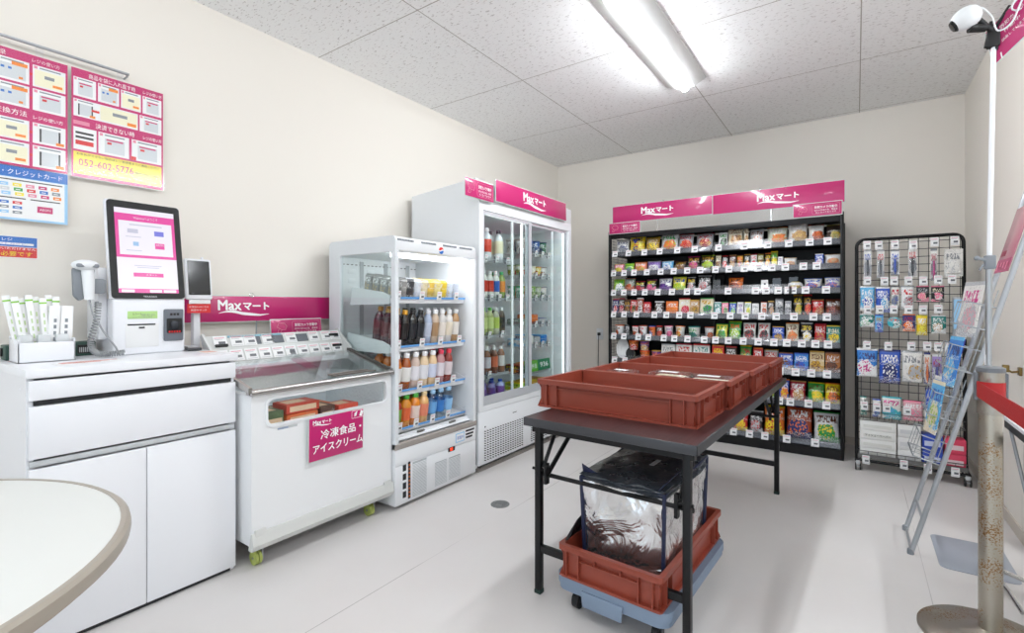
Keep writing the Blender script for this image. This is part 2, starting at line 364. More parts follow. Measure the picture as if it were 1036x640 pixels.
# monitor, leaning back
So = Vector((-2.494, .852, 1.168)); Sy = Vector((-.165, 0, 1)).normalized(); SX = Vector(EY); SN = SX.cross(Sy)
m = MB(); m.slab(So, SX, Sy, -.140, .140, .0, .432, -.03, -.004, bev=.012); obj('monitor_shell', m, M_white2, t)
m = MB(); m.prism(rrect(-.134, .134, .004, .426, .014), So, SX, Sy, -.0045, .001); bz = obj('bezel', m, M_blackp, t)
m = MB()
mi = {'w': 0, 'p': 1, 'g': 2, 'b': 3, 'l': 4}
def emi(n, c, s=.92): return mat(n, '0c0c10', .25, emit=c, es=s)
SM = [emi('screen white', 'f4f0fb'), emi('screen pink', 'ea4fa6'), emi('screen grey', 'c9c9dc'), emi('screen violet', '7e7fe0'), emi('screen blue', '9fc4ea')]
def sr(x0, x1, y0, y1, k, l=1): m.slab(So, SX, Sy, x0, x1, y0, y1, .001, .001 + l * .0004, m=mi[k])
sr(-.110, .110, .028, .395, 'w'); sr(-.110, .110, .028, .046, 'p', 2); sr(-.110, .110, .180, .372, 'p', 2); sr(-.098, .098, .192, .340, 'w', 3)
sr(-.055, .055, .098, .115, 'p', 2); sr(-.1, -.055, .030, .042, 'w', 3); sr(.0, .045, .030, .042, 'w', 3); sr(.052, .1, .030, .042, 'w', 3)
sr(-.068, -.030, .288, .306, 'b' if 0 else 'g', 4); sr(.03, .066, .282, .304, 'b', 4); sr(.03, .066, .224, .25, 'p', 4); sr(-.05, -.03, .232, .25, 'l', 4)
sr(-.06, .06, .322, .327, 'g', 4); sr(-.05, .05, .145, .148, 'g', 2); sr(-.04, .04, .137, .140, 'g', 2); sr(-.075, -.02, .27, .273, 'g', 4); sr(-.075, -.02, .21, .213, 'g', 4)
sc_ = obj('display', m, SM, t)
text('Welcomeへようこそ', So + Sy * .356 + SN * .0022, SX, Sy, .011, SM[0], sc_, width=.09); text('スタート', So + Sy * .1065 + SX * .01 + SN * .0022, SX, Sy, .008, SM[0], sc_, width=.04)
text('AEON', So + Sy * .242 + SX * .048 + SN * .003, SX, Sy, .007, SM[0], sc_, width=.028)
text('TERAOKA', So + Sy * .012 + SX * .0 + SN * .0012, SX, Sy, .007, M_pw, bz, width=.05)
# coiled cord scanner
t = thing('barcode_scanner', 'white hand scanner in a grey cradle with a coiled cord, left of the checkout screen', 'scanner', (-2.52, .63, ZT))
m = MB(); m.ball((-2.5, .635, 1.302), .042, sc3=(1.0, 1.05, .52)); m.tube([(-2.5, .64, 1.30), (-2.495, .643, 1.25), (-2.492, .645, 1.165)], [.02, .02, .016], 14)
obj('scanner_body', m, M_white, t)
m = MB(); m.box(-2.478, -2.462, .60, .67, 1.292, 1.306, bev=.005); m.prism([(-.034, 0), (.036, 0), (.030, -.1), (-.012, -.13), (-.03, -.11)], (-2.522, .632, 1.29), EY, EZ, -.012, .016, bev=.006)
m.box(-2.53, -2.50, .66, .70, 1.19, 1.25, bev=.006); obj('cradle', m, M_grey, t)
m = MB(); P = [(-2.49, .645, 1.165), (-2.47, .65, 1.11), (-2.46, .68, 1.04), (-2.44, .715, .975), (-2.45, .73, .943)]
m.tube(P, .0035, 8); 
pts = []; base = [Vector(p) for p in ((-2.50, .675, 1.155), (-2.485, .665, 1.08), (-2.475, .645, 1.0), (-2.46, .655, .958), (-2.44, .69, .950), (-2.43, .74, .953))]
def bez(ps, u):
    k = u * (len(ps) - 1); i = min(int(k), len(ps) - 2); f = k - i
    p0 = ps[max(i - 1, 0)]; p1 = ps[i]; p2 = ps[i + 1]; p3 = ps[min(i + 2, len(ps) - 1)]
    return .5 * ((2 * p1) + (p2 - p0) * f + (2 * p0 - 5 * p1 + 4 * p2 - p3) * f * f + (3 * p1 - p0 - 3 * p2 + p3) * f ** 3)
N = 420
for i in range(N):
    u = i / (N - 1); p = bez(base, u); d = (bez(base, min(u + .01, 1)) - bez(base, max(u - .01, 0))).normalized()
    a = Vector((1, 0, 0)); a = (a - d * a.dot(d)).normalized(); b = d.cross(a); ph = u * 38 * 2 * PI
    pts.append(p + (a * math.cos(ph) + b * math.sin(ph)) * .0095)
m.tube(pts, .0026, 6); obj('coiled_cord', m, mat('cord grey', '9a9c9e', .5), t)
# payment terminal
t = thing('payment_terminal', 'small white payment terminal with black face, right of the checkout screen', 'payment terminal', (-2.62, 1.09, ZT))
m = MB(); PY = Vector((-.12, 0, 1)).normalized(); PO = Vector((-2.598, 1.092, 1.17))
m.slab(PO, EY, PY, -.06, .06, 0, .20, -.022, 0, bev=.01); m.box(-2.66, -2.625, 1.075, 1.105, ZT, 1.30, bev=.004); m.box(-2.70, -2.60, 1.04, 1.068, ZT, ZT + .012, bev=.004)
m.slab(PO, EY, PY, .02, .028, .195, .21, -.02, -.01); obj('case', m, M_white2, t)
m = MB(); m.prism(rrect(-.048, .049, .022, .188, .004), PO, EY, PY, 0, .0015); s = obj('black_face', m, mat('black glass', '10131a', .12), t)
text('PAY', PO + PY * .03 + Vector((.0018, -.03, 0)), EY, PY, .005, M_pg, s)
m = MB(); m.box(-2.602, -2.600, 1.045, 1.14, 1.148, 1.168, m=1); m.box(-2.602, -2.600, 1.036, 1.14, 1.105, 1.15); g = obj('red_notice', m, [M_pr, M_pw], t)
text('お支払いはこちら', (-2.5995, 1.088, 1.135), EY, EZ, .010, M_pw, g, width=.085); text('画面をタッチ', (-2.5995, 1.088, 1.119), EY, EZ, .009, M_pw, g, width=.07)

# straw and cutlery holder
t = thing('straw_holder', 'white open box of wrapped straws and napkins at the left end of the counter', 'holder', (-2.51, .512, ZT))
m = MB()
for a in ((-2.45, -2.446, .434, .592, ZT, 1.008), (-2.58, -2.576, .434, .592, ZT, 1.03), (-2.58, -2.446, .434, .438, ZT, 1.02), (-2.58, -2.446, .588, .592, ZT, 1.02), (-2.58, -2.446, .434, .592, ZT, ZT + .004), (-2.52, -2.517, .438, .588, ZT, 1.03)):
    m.box(*a, bev=.0008)
obj('tray', m, M_white2, t)
m = MB()
for k, y in enumerate((.44, .49, .54)):
    m.box(-2.515, -2.46, y, y + .036, ZT + .006, 1.035, bev=.003)
obj('inner_cup', m, mat('translucent cup', 'e9edef', .3, trans=.2), t)
random.seed(4)
def tilted(O, dy, dx, h, w, th, mats, name, label, group, band=None):
    Y = Vector((dx, dy, 1)).normalized(); X = Vector(EY); X = (X - Y * X.dot(Y)).normalized()
    m = MB(); m.slab(O, X, Y, -w / 2, w / 2, 0, h, -th / 2, th / 2, bev=.0012)
    if band: m.slab(O, X, Y, -w / 2 - .0003, w / 2 + .0003, h * .905, h * .93, -th / 2 - .0003, th / 2 + .0003, m=1)
    for q in range(5): m.slab(O, X, Y, -w * .1, w * .12, h * (.2 + .12 * q), h * (.27 + .12 * q), th / 2, th / 2 + .0004, m=2)
    o = obj(name, m, mats); return tag(recenter(o), label, 'straw' if 'straw' in name else 'packet', group)
SMt = [M_pw, mat('print fresh green', '8fd04a', .5), mat('print pale green', 'c6dba8', .5)]
for k in range(8):
    y = .450 + .014 * k
    tilted(Vector((-2.50 + .013 * (k % 2), y, ZT + .012)), -.16 + .022 * k, -.05, .236 - .006 * (k % 3), .020, .006, SMt, 'wrapped_straw', 'green banded paper wrapped straw in the white counter box', 'wrapped straws in the counter box', True)
for k, (y, w_) in enumerate(((.535, .036), (.567, .04))):
    tilted(Vector((-2.48, y, ZT + .012)), .05, -.06, .195, w_, .008, [M_pw, M_pg, M_pg], 'napkin_packet', ('narrow white packet beside the straws, nearer to them', 'white packet with black print, rightmost in the counter box')[k], 'white packets in the counter box')
m = MB(); m.box(-2.70, -2.62, .43, .70, ZT, .992, bev=.004); m.box(-2.621, -2.617, .64, .685, ZT + .01, .98, m=1); m.box(-2.69, -2.66, .425, .431, .95, .98, m=1)
for k in range(6): m.box(-2.6195, -2.616, .645 + k * .006, .648 + k * .006, .95, .97, m=2)
tag(recenter(obj('network_box', m, [mat('dark green case', '2f4f45', .5), M_blackp, M_lgrey])), 'dark green device lying behind the white straw box', 'device')
m = MB(); m.box(-2.36, -2.27, .50, .70, ZT + .0002, ZT + .0012)
for k in range(3): m.box(-2.35 + .02 * k, -2.34 + .02 * k, .52, .69 - .03 * k, ZT + .0012, ZT + .0016, m=1)
tag(recenter(obj('notice_strip', m, [M_pw, mat('print salmon', 'd98274', .5)])), 'thin printed strip with red lines, in front of the straw box', 'paper')
m = MB(); m.box(-2.42, -2.26, .99, 1.062, ZT + .0003, ZT + .0013); m.box(-2.40, -2.33, 1.0, 1.05, ZT + .0013, ZT + .0017, m=1)
tag(recenter(obj('leaflet', m, [M_pw, mat('print blush', 'e9b9a8', .5)])), 'flat leaflet with a blush print, at the right end of the counter', 'paper')
m = MB(); m.slab((-2.56, 1.03, ZT + .002), (.25, 1, 0), (-1, .25, 0), -.02, .035, -.1, .04, 0, .012, bev=.003); m.slab((-2.56, 1.03, ZT + .014), (.25, 1, 0), (-1, .25, 0), -.012, .03, -.06, .02, 0, .003, m=1)
tag(recenter(obj('card_wallet', m, [mat('dark case', '3c3e41', .4), M_lgrey])), 'dark flat case lying behind the leaflet on the counter', 'case')

# ================================================================ posters on the wall
t = thing('poster_rail', 'thin steel rail on the left wall that carries the printed guides', 'rail', (-2.73, .60, 2.19))
m = MB(); m.tube([(-2.735, .12, 2.199), (-2.735, .85, 2.199)], .006, 10); m.tube([(-2.735, .84, 2.199), (-2.742, .846, 2.19), (-2.78, .846, 2.19)], .004, 8)
m.tube([(-2.735, .2, 2.199), (-2.78, .2, 2.199)], .004, 8); obj('bar', m, M_alu, t)
m = MB()
for y in (.40, .55, .82): m.box(-2.745, -2.738, y - .012, y + .012, 2.155, 2.2, bev=.002)
obj('clip', m, M_clear, t)
PX = -2.752
def poster(name, label, y0, y1, z0, z1, draw, tilt=.0):
    t = thing(name, label, 'poster', (PX, (y0 + y1) / 2, z0))
    Y = Vector((tilt, 0, 1)).normalized(); O = Vector((PX, y0, z0)); m = MB(); M_ = [M_pw, M_mag2, M_pl, M_pg, M_pr, M_py, M_pb, M_plb, M_po, M_pgn, M_pcr, M_ppk, M_pk]
    K = {c: i for i, c in enumerate('wmlgrybsoncpk')}
    m.slab(O, EY, Y, 0, y1 - y0, 0, z1 - z0, -.001, 0)
    def r(a, b, c, d, k, l=1): m.slab(O, EY, Y, a * (y1 - y0), b * (y1 - y0), c * (z1 - z0), d * (z1 - z0), 0, .0003 * l, m=K[k])
    T = []
    draw(r, lambda s, x, y, h, w_, mt=M_letter: T.append((s, O + Vector(EY) * x * (y1 - y0) + Y * y * (z1 - z0) + Vector((.0018, 0, 0)), h * (z1 - z0), w_ * (y1 - y0), mt)))
    o = obj('sheet', m, M_, t)
    for s, P, h, w_, mt in T: text(s, P, EY, Y, h, mt, t, width=w_)
    m = MB(); m.slab(O, EY, Y, -.006, y1 - y0 + .006, -.006, z1 - z0 + .006, .0024, .0030); obj('plastic_cover', m, thin_glass('poster sleeve', (1, 1, 1), .035, rough=.12), t)
    return t
rnd = random.Random(3)
def cell(r, a, b, c, d, kind=0):
    r(a, b, c, d, 'w', 2); W = b - a; H = d - c
    r(a + W * .04, a + W * .14, d - H * .16, d - H * .04, 'p', 3); r(a + W * .2, a + W * .85, d - H * .13, d - H * .07, 'g', 3)
    if kind == 0:
        r(a + W * .2, a + W * .85, c + H * .1, d - H * .24, 'l', 3); r(a + W * .25, a + W * .8, d - H * .34, d - H * .27, 'm', 4); r(a + W * .28, a + W * .42, d - H * .5, d - H * .4, 'r', 4)
    if kind == 1:
        r(a + W * .2, a + W * .26, c + H * .1, d - H * .25, 'k', 3); r(a + W * .78, a + W * .84, c + H * .1, d - H * .25, 'k', 3); r(a + W * .26, a + W * .78, c + H * .1, d - H * .25, 'l', 3); r(a + W * .7, a + W * .95, c + H * .06, c + H * .2, 'o', 4)
    if kind == 2:
        r(a + W * .05, a + W * .95, c + H * .06, d - H * .2, 'c', 3); r(a + W * .35, a + W * .65, c + H * .45, c + H * .6, 'g', 4); r(a + W * .6, a + W * .9, c + H * .15, c + H * .27, 'o', 4)
    if kind == 3:
        r(a + W * .15, a + W * .9, c + H * .1, d - H * .25, 'l', 3); r(a + W * .2, a + W * .3, d - H * .5, d - H * .4, 'b', 4); r(a + W * .4, a + W * .5, d - H * .5, d - H * .4, 'b', 4); r(a + W * .5, a + W * .95, d - H * .28, d - H * .12, 'o', 4); r(a + W * .7, a + W * .82, c + H * .15, c + H * .25, 'o', 4)
def drawA(r, tx):
    r(0, 1, 0, 1, 'm')
    tx('商品登録', .30, .955, .045, .3); tx('レジの使い方', .80, .955, .035, .25)
    for i, (a, b) in enumerate(((.02, .32), (.35, .65), (.68, .98))):
        cell(r, a, b, .73, .92, (2, 3, 2)[i]); cell(r, a, b, .52, .71, (3, 3, 0)[i])
        cell(r, a, b, .23, .41, (1, 2, 1)[i]); cell(r, a, b, .02, .21, (2, 2, 1)[i])
    tx('袋の交換方法', .42, .465, .05, .42); tx('レジの使い方', .82, .455, .035, .27)
    for x in (.335, .665):
        for z in (.83, .62, .32, .12): r(x - .012, x + .012, z - .01, z + .01, 'r', 3)
poster('how_to_poster', 'pink how-to sheet hung at far left, above the blue payment sheet', .30, .640, 1.70, 2.162, drawA)
def drawB(r, tx):
    r(0, 1, 0, 1, 'm')
    tx('商品を袋に入れ直す時', .42, .955, .045, .50); tx('レジの使い方', .87, .955, .035, .22)
    for i in range(4): cell(r, .02 + i * .245, .245 + i * .245, .745, .92, (0, 3, 2, 0)[i])
    cell(r, .02, .25, .56, .72, 1); r(.25, .70, .56, .72, 'w', 2); r(.29, .69, .575, .71, 'c', 3); r(.42, .58, .64, .67, 'g', 4); r(.2, .28, .63, .65, 'r', 4); r(.58, .68, .58, .61, 'o', 4)
    cell(r, .72, .98, .56, .72, 0)
    tx('決済できない時', .45, .505, .05, .42); tx('レジの使い方', .87, .50, .035, .22); r(.02, .18, .485, .52, 'p', 2)
    r(.02, .25, .255, .46, 'w', 2); r(.04, .22, .40, .42, 'k', 3); r(.04, .22, .36, .38, 'k', 3); r(.04, .22, .30, .34, 'r', 3)
    cell(r, .27, .60, .255, .46, 0); cell(r, .63, .98, .255, .46, 0); r(.62, .68, .255, .29, 'r', 5)
    r(.02, .98, .03, .235, 'y', 2); tx('お支払ができない場合はレジ管理者までご連絡ください', .5, .215, .022, .9, M_pk)
    tx('052-602-5776', .36, .14, .065, .58, M_mag2); tx('(受付 9:00〜17:00)', .80, .125, .03, .28, M_pk); tx('※レシート等お手元にご用意の上、おかけください', .5, .06, .02, .85, M_pg)
poster('how_to_poster', 'pink how-to sheet with a yellow phone number band, above the checkout screen', .652, .992, 1.697, 2.164, drawB)
def drawC(r, tx):
    r(0, 1, 0, 1, 's'); r(0, 1, .8, 1, 'b', 2); r(.03, .97, .04, .79, 'w', 2)
    tx('電子マネー・クレジットカード', .52, .89, .10, .86)
    r(.05, .95, .735, .755, 'k', 3); r(.05, .62, .40, .42, 'k', 3); r(.66, .93, .40, .42, 'k', 3)
    cs = 'royblpgnmsk'
    for j in range(3):
        for i in range(8):
            x = .06 + i * .112 + .01 * j; r(x, x + .075, .63 - j * .085, .69 - j * .085, cs[(i * 3 + j * 5) % 10], 3); r(x + .015, x + .055, .65 - j * .085, .665 - j * .085, 'w', 4)
    for j in range(3):
        for i in range(5):
            x = .06 + i * .112; r(x, x + .08, .30 - j * .09, .35 - j * .09, cs[(i * 7 + j * 3 + 2) % 10], 3); r(x + .02, x + .06, .315 - j * .09, .33 - j * .09, 'w', 4)
    r(.72, .86, .18, .30, 'm', 3); tx('AEON', .79, .24, .04, .1)
poster('payment_poster', 'blue framed sheet of card logos hung below the pink sheet', .30, .640, 1.484, 1.698, drawC)
def drawD(r, tx):
    r(0, 1, 0, 1, 'w'); r(.01, .99, .52, .98, 'b', 2); r(.01, .99, .03, .5, 'r', 2); r(.1, .95, .60, .70, 'w', 3)
    tx('キャッシュレスレジ', .40, .84, .14, .6); tx('クレジットカード', .6, .65, .08, .5, M_pb); tx('現金はお使いいただけません', .6, .43, .11, .75)
    tx('レジが必要です', .62, .19, .22, .62, M_py)
PX = -2.778
tt = poster('wall_sticker', 'small blue and red sticker with yellow letters, on the wall above the straws', .30, .552, 1.334, 1.421, drawD)
tt['category'] = 'sticker'
PX = -2.752

# ================================================================ signs
def logo(parent, O, X, Y, h, bold=.03):
    """shop lettering with its swoosh; O centre, h letter height"""
    X = Vector(X); Y = Vector(Y); N = X.cross(Y).normalized(); O = Vector(O) + N * .0008
    text('Max', O - X * h * 1.40 + Y * h * .1, X, Y, h * 1.08, M_letter, parent, width=h * 2.35, bold=bold * 1.1)
    text('マート', O + X * h * 1.32 - Y * h * .0, X, Y, h * .86, M_letter, parent, width=h * 2.8, bold=bold * 1.7)
    m = MB(); n = 16; a = []; b = []
    for i in range(n + 1):
        u = i / n; x = (-2.5 + 5.2 * u) * h; y = (-.62 + .18 * math.sin(u * PI * 1.15) - .5 * u * u) * h if 1 else 0
        y = (-.72 + .22 * math.sin(min(u * 2.2, 1) * PI) * (1 - u) - .55 * max(0, u - .35)) * h
        if u > .8: y += (u - .8) * 1.1 * h
        wd = h * (.02 + .13 * math.sin(u * PI))
        a.append((x, y + wd)); b.append((x, y - wd))
    for i in range(n):
        m.face([O + X * p[0] + Y * p[1] for p in (a[i], b[i], b[i + 1], a[i + 1])])
    return obj('swoosh', m, M_letter, parent)
def board(name, label, cat, O, X, Y, w_, h_, th=.004, group=None, matl=None, edge=True):
    """sign board, O = its lower left corner"""
    X = Vector(X).normalized(); Y = Vector(Y).normalized(); N = X.cross(Y); O = Vector(O)
    t = thing(name, label, cat, O + X * w_ / 2, group=group)
    m = MB(); m.slab(O, X, Y, 0, w_, 0, h_, -th, 0, bev=.0006); obj('panel', m, matl or M_mag, t)
    if edge:
        m = MB(); m.slab(O, X, Y, -.005, w_ + .005, -.005, h_ + .005, -th - .0015, -th - .0001); obj('clear_back', m, mat('acrylic edge', 'dfeee8', .2), t)
    return t, O, X, Y, N
def info(t, O, X, Y, N, w_, h_):
    """camera notice: line drawing at left, two lines of text"""
    m = MB(); c = O + X * w_ * .2 + Y * h_ * .5 + N * .0008
    for a in ((-.30, .10, .34, .32), (.02, -.25, .3, .22)):
        pass
    P = [c + X * x * h_ + Y * y * h_ for x, y in ((-.32, .05), (-.2, .3), (.15, .28), (.3, .1), (.22, -.12), (-.08, -.1), (-.32, .05))]
    m.tube(P, h_ * .018, 5); P = [c + X * x * h_ + Y * y * h_ for x, y in ((-.3, -.3), (-.12, -.32), (-.02, -.12), (-.2, -.05), (-.3, -.3))]; m.tube(P, h_ * .018, 5)
    obj('camera_drawing', m, M_ppk, t)
    m = MB(); q = rrect(w_ * .40, w_ * .96, h_ * .12, h_ * .88, h_ * .08); m.tube([O + X * p[0] + Y * p[1] + N * .0006 for p in q], h_ * .012, 4, closed=True); obj('frame_line', m, M_ppk, t)
    text('防犯カメラ作動中', O + X * w_ * .68 + Y * h_ * .66 + N * .0008, X, Y, h_ * .2, M_letter, t, width=w_ * .46, bold=.02)
    text('店内の安全の為、録画を', O + X * w_ * .68 + Y * h_ * .42 + N * .0008, X, Y, h_ * .13, M_letter, t, width=w_ * .48)
    text('おこなっております', O + X * w_ * .68 + Y * h_ * .24 + N * .0008, X, Y, h_ * .13, M_letter, t, width=w_ * .42)

t, O, X, Y, N = board('banner_sign', 'long magenta shop banner leaning on the wall behind the chest freezer', 'sign', (-2.735, .97, 1.055), EY, (.0, -.03, 1), .965, .135)
logo(t, O + X * .40 + Y * .082, X, Y, .052)
m = MB(); m.tube([(-2.742, 1.44, .03), (-2.742, 1.44, 1.06)], .004, 8); m.tube([(-2.742, 1.40, .028), (-2.742, 1.48, .028)], .02, 8); obj('post', m, M_alu, t)
m = MB()
for y in (1.19, 1.41): m.tube([(-2.733, y, 1.2 + .008 * math.sin(R(a))) if 0 else (-2.733, y + .012 * math.cos(R(a)), 1.196 + .012 * math.sin(R(a))) for a in range(0, 360, 30)], .0016, 5, closed=True)
obj('hook', m, M_chrome, t)
t, O, X, Y, N = board('notice_sign', 'small magenta camera notice standing below the banner behind the freezer', 'sign', (-2.69, 1.500, .965), EY, (-.05, -.03, 1), .315, .093)
info(t, O, X, Y, N, .315, .093)
m = MB(); m.box(-2.70, -2.696, 1.6, 1.72, .4, .968); obj('stand', m, M_clear, t)

# ================================================================ chest freezer
FX0, FX1, FY0, FY1 = -2.70, -2.115, 1.09, 1.862
t = thing('chest_freezer', 'white chest freezer with a sloping glass lid between the counter and the open cooler', 'freezer', (-2.43, 1.52, 0))
m = MB()
outer = [(a - FY0, b) for a, b in rrect(FY0, FY1, .105, .757, .02)]; inner = [(a - FY0, b) for a, b in rrect(1.160, 1.826, .618, .728, .028)]
m.holed(outer, inner, (FX1, FY0, 0), EY, EZ, -.012, 0)
m.box(FX0, FX1 - .006, FY0, FY0 + .03, .105, .757, bev=.006); m.box(FX0, FX1 - .006, FY1 - .03, FY1, .105, .757, bev=.006); m.box(FX0, FX0 + .03, FY0 + .02, FY1 - .02, .105, .80)
m.box(FX0 + .02, FX1 - .01, FY0 + .02, FY1 - .02, .105, .50)
m.box(FX1 - .03, FX1 - .013, FY0 + .03, FY1 - .03, .50, .61)
obj('body', m, M_offwhite, t)
m = MB(); q = [(a - FY0, b) for a, b in rrect(1.148, 1.838, .606, .740, .034)]; m.holed(q, inner, (FX1, FY0, 0), EY, EZ, 0, .006); obj('window_trim', m, M_white, t)
m = MB(); m.prism([(-.0, 0), (.010, 0), (.022, -.05), (.008, -.075), (-.02, -.075)], (FX1 - .002, FY0 - .002, .165), EX, EZ, -(FY1 - FY0 + .006), 0)
for y in (FY0 + .01, FY1 - .06): m.box(FX1 + .002, FX1 + .012, y, y + .05, .11, .18, bev=.004)
obj('bumper', m, mat('bumper white', 'd9dad6', .4), t)
m = MB(); m.box(FX1 - .008, FX1 - .005, 1.15, 1.835, .61, .735); obj('front_window', m, M_glass, t)
m = MB(); m.box(FX0 + .03, FX1 - .03, FY0 + .03, FY1 - .03, .50, .5355); m.box(FX0 + .03, FX0 + .036, FY0 + .03, FY1 - .03, .504, .755); m.box(FX0 + .03, FX1 - .03, FY0 + .03, FY0 + .036, .504, .755); m.box(FX0 + .03, FX1 - .03, FY1 - .036, FY1 - .03, .504, .755)
obj('liner', m, M_frost, t)
m = MB(); m.tube([(FX1 + .012, FY0 - .010, .770), (FX1 + .012, FY1 + .0, .770)], .014, 14); m.box(FX1 - .03, FX1 + .012, FY0 - .010, FY0 + .004, .757, .785, bev=.003)
for y in (FY0 - .010, FY1 - .004): m.slab((FX1 + .01, y, .779), (-.34, 0, .085), (0, 0, 1), 0, .40, -.012, .012, -.008, .008, m=0)
m.box(FX0 + .1, FX0 + .14, FY0 - .01, FY1, .842, .86)
obj('lid_frame', m, mat('freezer rail', 'b5b3b0', .25, metal=.85), t)
m = MB(); A = Vector((FX1 - .005, 0, .780)); SL = Vector((-.34, 0, .09)).normalized()
m.slab((A.x, FY0 + .004, A.z), EY, SL, 0, (FY1 - FY0) * .55, 0, .36, -.004, 0); m.slab((A.x, FY0 + .004 + (FY1 - FY0) * .45, A.z + .0), EY, SL, 0, (FY1 - FY0) * .54, 0, .36, .003, .007)
obj('glass_lid', m, thin_glass('lid glass', (.94, .96, .96), .16), t)
m = MB(); m.slab((A.x, 1.60, A.z + .008), EY, SL, -.12, .12, .012, .03, 0, .008, bev=.003); m.prism([(-.14, 0), (.14, 0), (.09, .022), (-.09, .022)], (A.x, 1.62, A.z + .008), EY, SL, 0, .006)
obj('lid_handle', m, mat('taupe plastic', '6e6660', .4), t)
m = MB()
for y in (FY1 - .012,):
    m.slab((A.x - .01, y, A.z + .006), SL, (0, 1, 0), .0, .36, -.012, .010, -.01, .0)
obj('lid_seal', m, mat('dark seal', '4b4743', .5), t)
m = MB(); m.box(FX1 - .001, FX1 + .001, 1.205, 1.30, .586, .596); b_ = obj('nameplate', m, M_lgrey, t)
text('PANASONIC', (FX1 + .0012, 1.232, .591), EY, EZ, .007, M_pb, b_, width=.05)
# canopy with price tags
RO = Vector((-2.505, FY0 + .02, .848)); RU = Vector((-.085, 0, .15)).normalized(); RN = Vector(EY).cross(RU)
m = MB(); m.slab(RO, EY, RU, 0, .75, 0, .165, -.012, 0, bev=.003); m.prism([(0, 0), (.05, .004), (.13, .145), (.115, .16), (-.02, .05)], (-2.49, FY1 - .005, .842), (-1, 0, 0), EZ, -.0, .012); m.prism([(0, 0), (.05, .004), (.13, .145), (.115, .16), (-.02, .05)], (-2.49, FY0 + .01, .842), (-1, 0, 0), EZ, 0, .012)
m.box(-2.66, -2.60, FY0 + .02, FY1 - .02, .80, .86)
obj('tag_canopy', m, mat('canopy grey white', 'd9dad8', .35), t)
m = MB(); m.slab(RO, EY, RU, .0, .75, -.03, -.001, .002, .012, bev=.004); obj('canopy_lip', m, M_white, t)
for a, b in ((.03, .02), (.03, .1), (.67, .055), (.67, .125)):
    m = MB(); m.slab(RO, EY, RU, a, a + .06, b, b + .014, .0, .012, bev=.003); obj('magnet_clip', m, M_blackp, t)
def card_mesh(w_=.036, h_=.052):
    m = MB(); m.box(-w_ / 2, w_ / 2, -.001, 0, 0, h_); m.box(-w_ * .4, w_ * .35, -.0016, -.001, h_ * .80, h_ * .86, m=1); m.box(-w_ * .4, w_ * .2, -.0016, -.001, h_ * .68, h_ * .72, m=3)
    m.box(-w_ * .15, w_ * .35, -.0016, -.001, h_ * .28, h_ * .50, m=2); m.box(-w_ * .4, w_ * .4, -.0016, -.001, h_ * .10, h_ * .14, m=3)
    me = bpy.data.meshes.new('price_card'); m.b.to_mesh(me); m.b.free()
    for q in (M_pw, mat('card pink', 'e39aa8', .5), mat('card digits', '6b6d72', .5), mat('card lines', 'bfc1c5', .5)): me.materials.append(q)
    return me
CARD = card_mesh()
def card(parent, M, sx=1, sz=1):
    """M: world matrix, local x right, z up, front faces -y"""
    o = bpy.data.objects.new('price_card', CARD); C.objects.link(o); o.parent = parent
    o.matrix_basis = wmat(parent).inverted() @ M @ Matrix.Diagonal((sx, 1, sz, 1)); return o
def fr(O, X, Z):
    X = Vector(X).normalized(); Z = Vector(Z).normalized(); Yv = Z.cross(X)
    return Matrix.Translation(O) @ Matrix((X, Yv, Z)).transposed().to_4x4()
for k, y in enumerate((.03, .11, .175, .27, .40, .54, .62, .68)): card(t, fr(RO + Vector(EY) * (y + .03) + RU * .100 + RN * .003, EY, RU), 1.75, 1.15)
for k in range(10): card(t, fr(RO + Vector(EY) * (.05 + .0715 * k) + RU * .020 + RN * .003, EY, RU), 1.75, 1.2)
for a, b, c, d in ((.235, .26, .105, .15), (.32, .385, .105, .15), (.46, .53, .105, .15), (.40, .43, .025, .06)):
    m = MB(); m.slab(RO, EY, RU, a, b, c, d, .001, .004); obj('price_strip', m, mat('slate print', '5c6068', .4), t)
m = MB(); m.slab(RO, EY, RU, .10, .38, .150, .160, -.03, .004, m=0); obj('canopy_film', m, mat('blue film', '7fb2c4', .3), t)
for y in (FY0 + .055, FY1 - .10):
    for x in (FX1 - .06, FX0 + .06):
        m = MB(); m.box(x - .022, x + .022, y - .02, y + .02, .068, .105, m=1); m.box(x - .018, x + .018, y + .014, y + .018, .02, .07, m=1)
        for dy in (-.012, .004): m.cyl((x, y + dy - .006, .03), (x, y + dy + .006, .03), .03, 20)
        m.cyl((x, y - .02, .03), (x, y + .018, .03), .006, 10, m=1)
        obj('caster', m, [mat('caster lime', 'b6c268', .45), M_alu], t)
FREEZER = t
t, O, X, Y, N = board('hanging_sign', 'magenta frozen food sign hung on the front of the chest freezer', 'sign', (-2.098, 1.350, .405), EY, (.02, 0, 1), .305, .203, group=None)
logo(t, O + X * .065 + Y * .180, X, Y, .019)
text('冷凍食品・', O + X * .175 + Y * .118 + N * .001, X, Y, .046, M_letter, t, width=.235, bold=.02)
text('アイスクリーム', O + X * .16 + Y * .055 + N * .001, X, Y, .042, M_letter, t, width=.285, bold=.025)
m = MB(); m.tube([O + X * p[0] + Y * p[1] + N * .0006 for p in rrect(.235, .31, .163, .2, .004)], .0009, 4, closed=True)
m.prism([(.25, .17), (.262, .174), (.268, .198), (.25, .186)], O, X, Y, .0002, .0012); m.prism([(.28, .17), (.295, .166), (.305, .19), (.29, .198)], O, X, Y, .0002, .0012); obj('ice_drawing', m, M_letter, t)
m = MB(); m.tube([O + X * .13 + Y * .205, O + X * .13 + Y * .225 + N * -.006], .002, 6); m.ball(O + X * .13 + Y * .222 - N * .006, .009); obj('hook', m, M_clear, t)
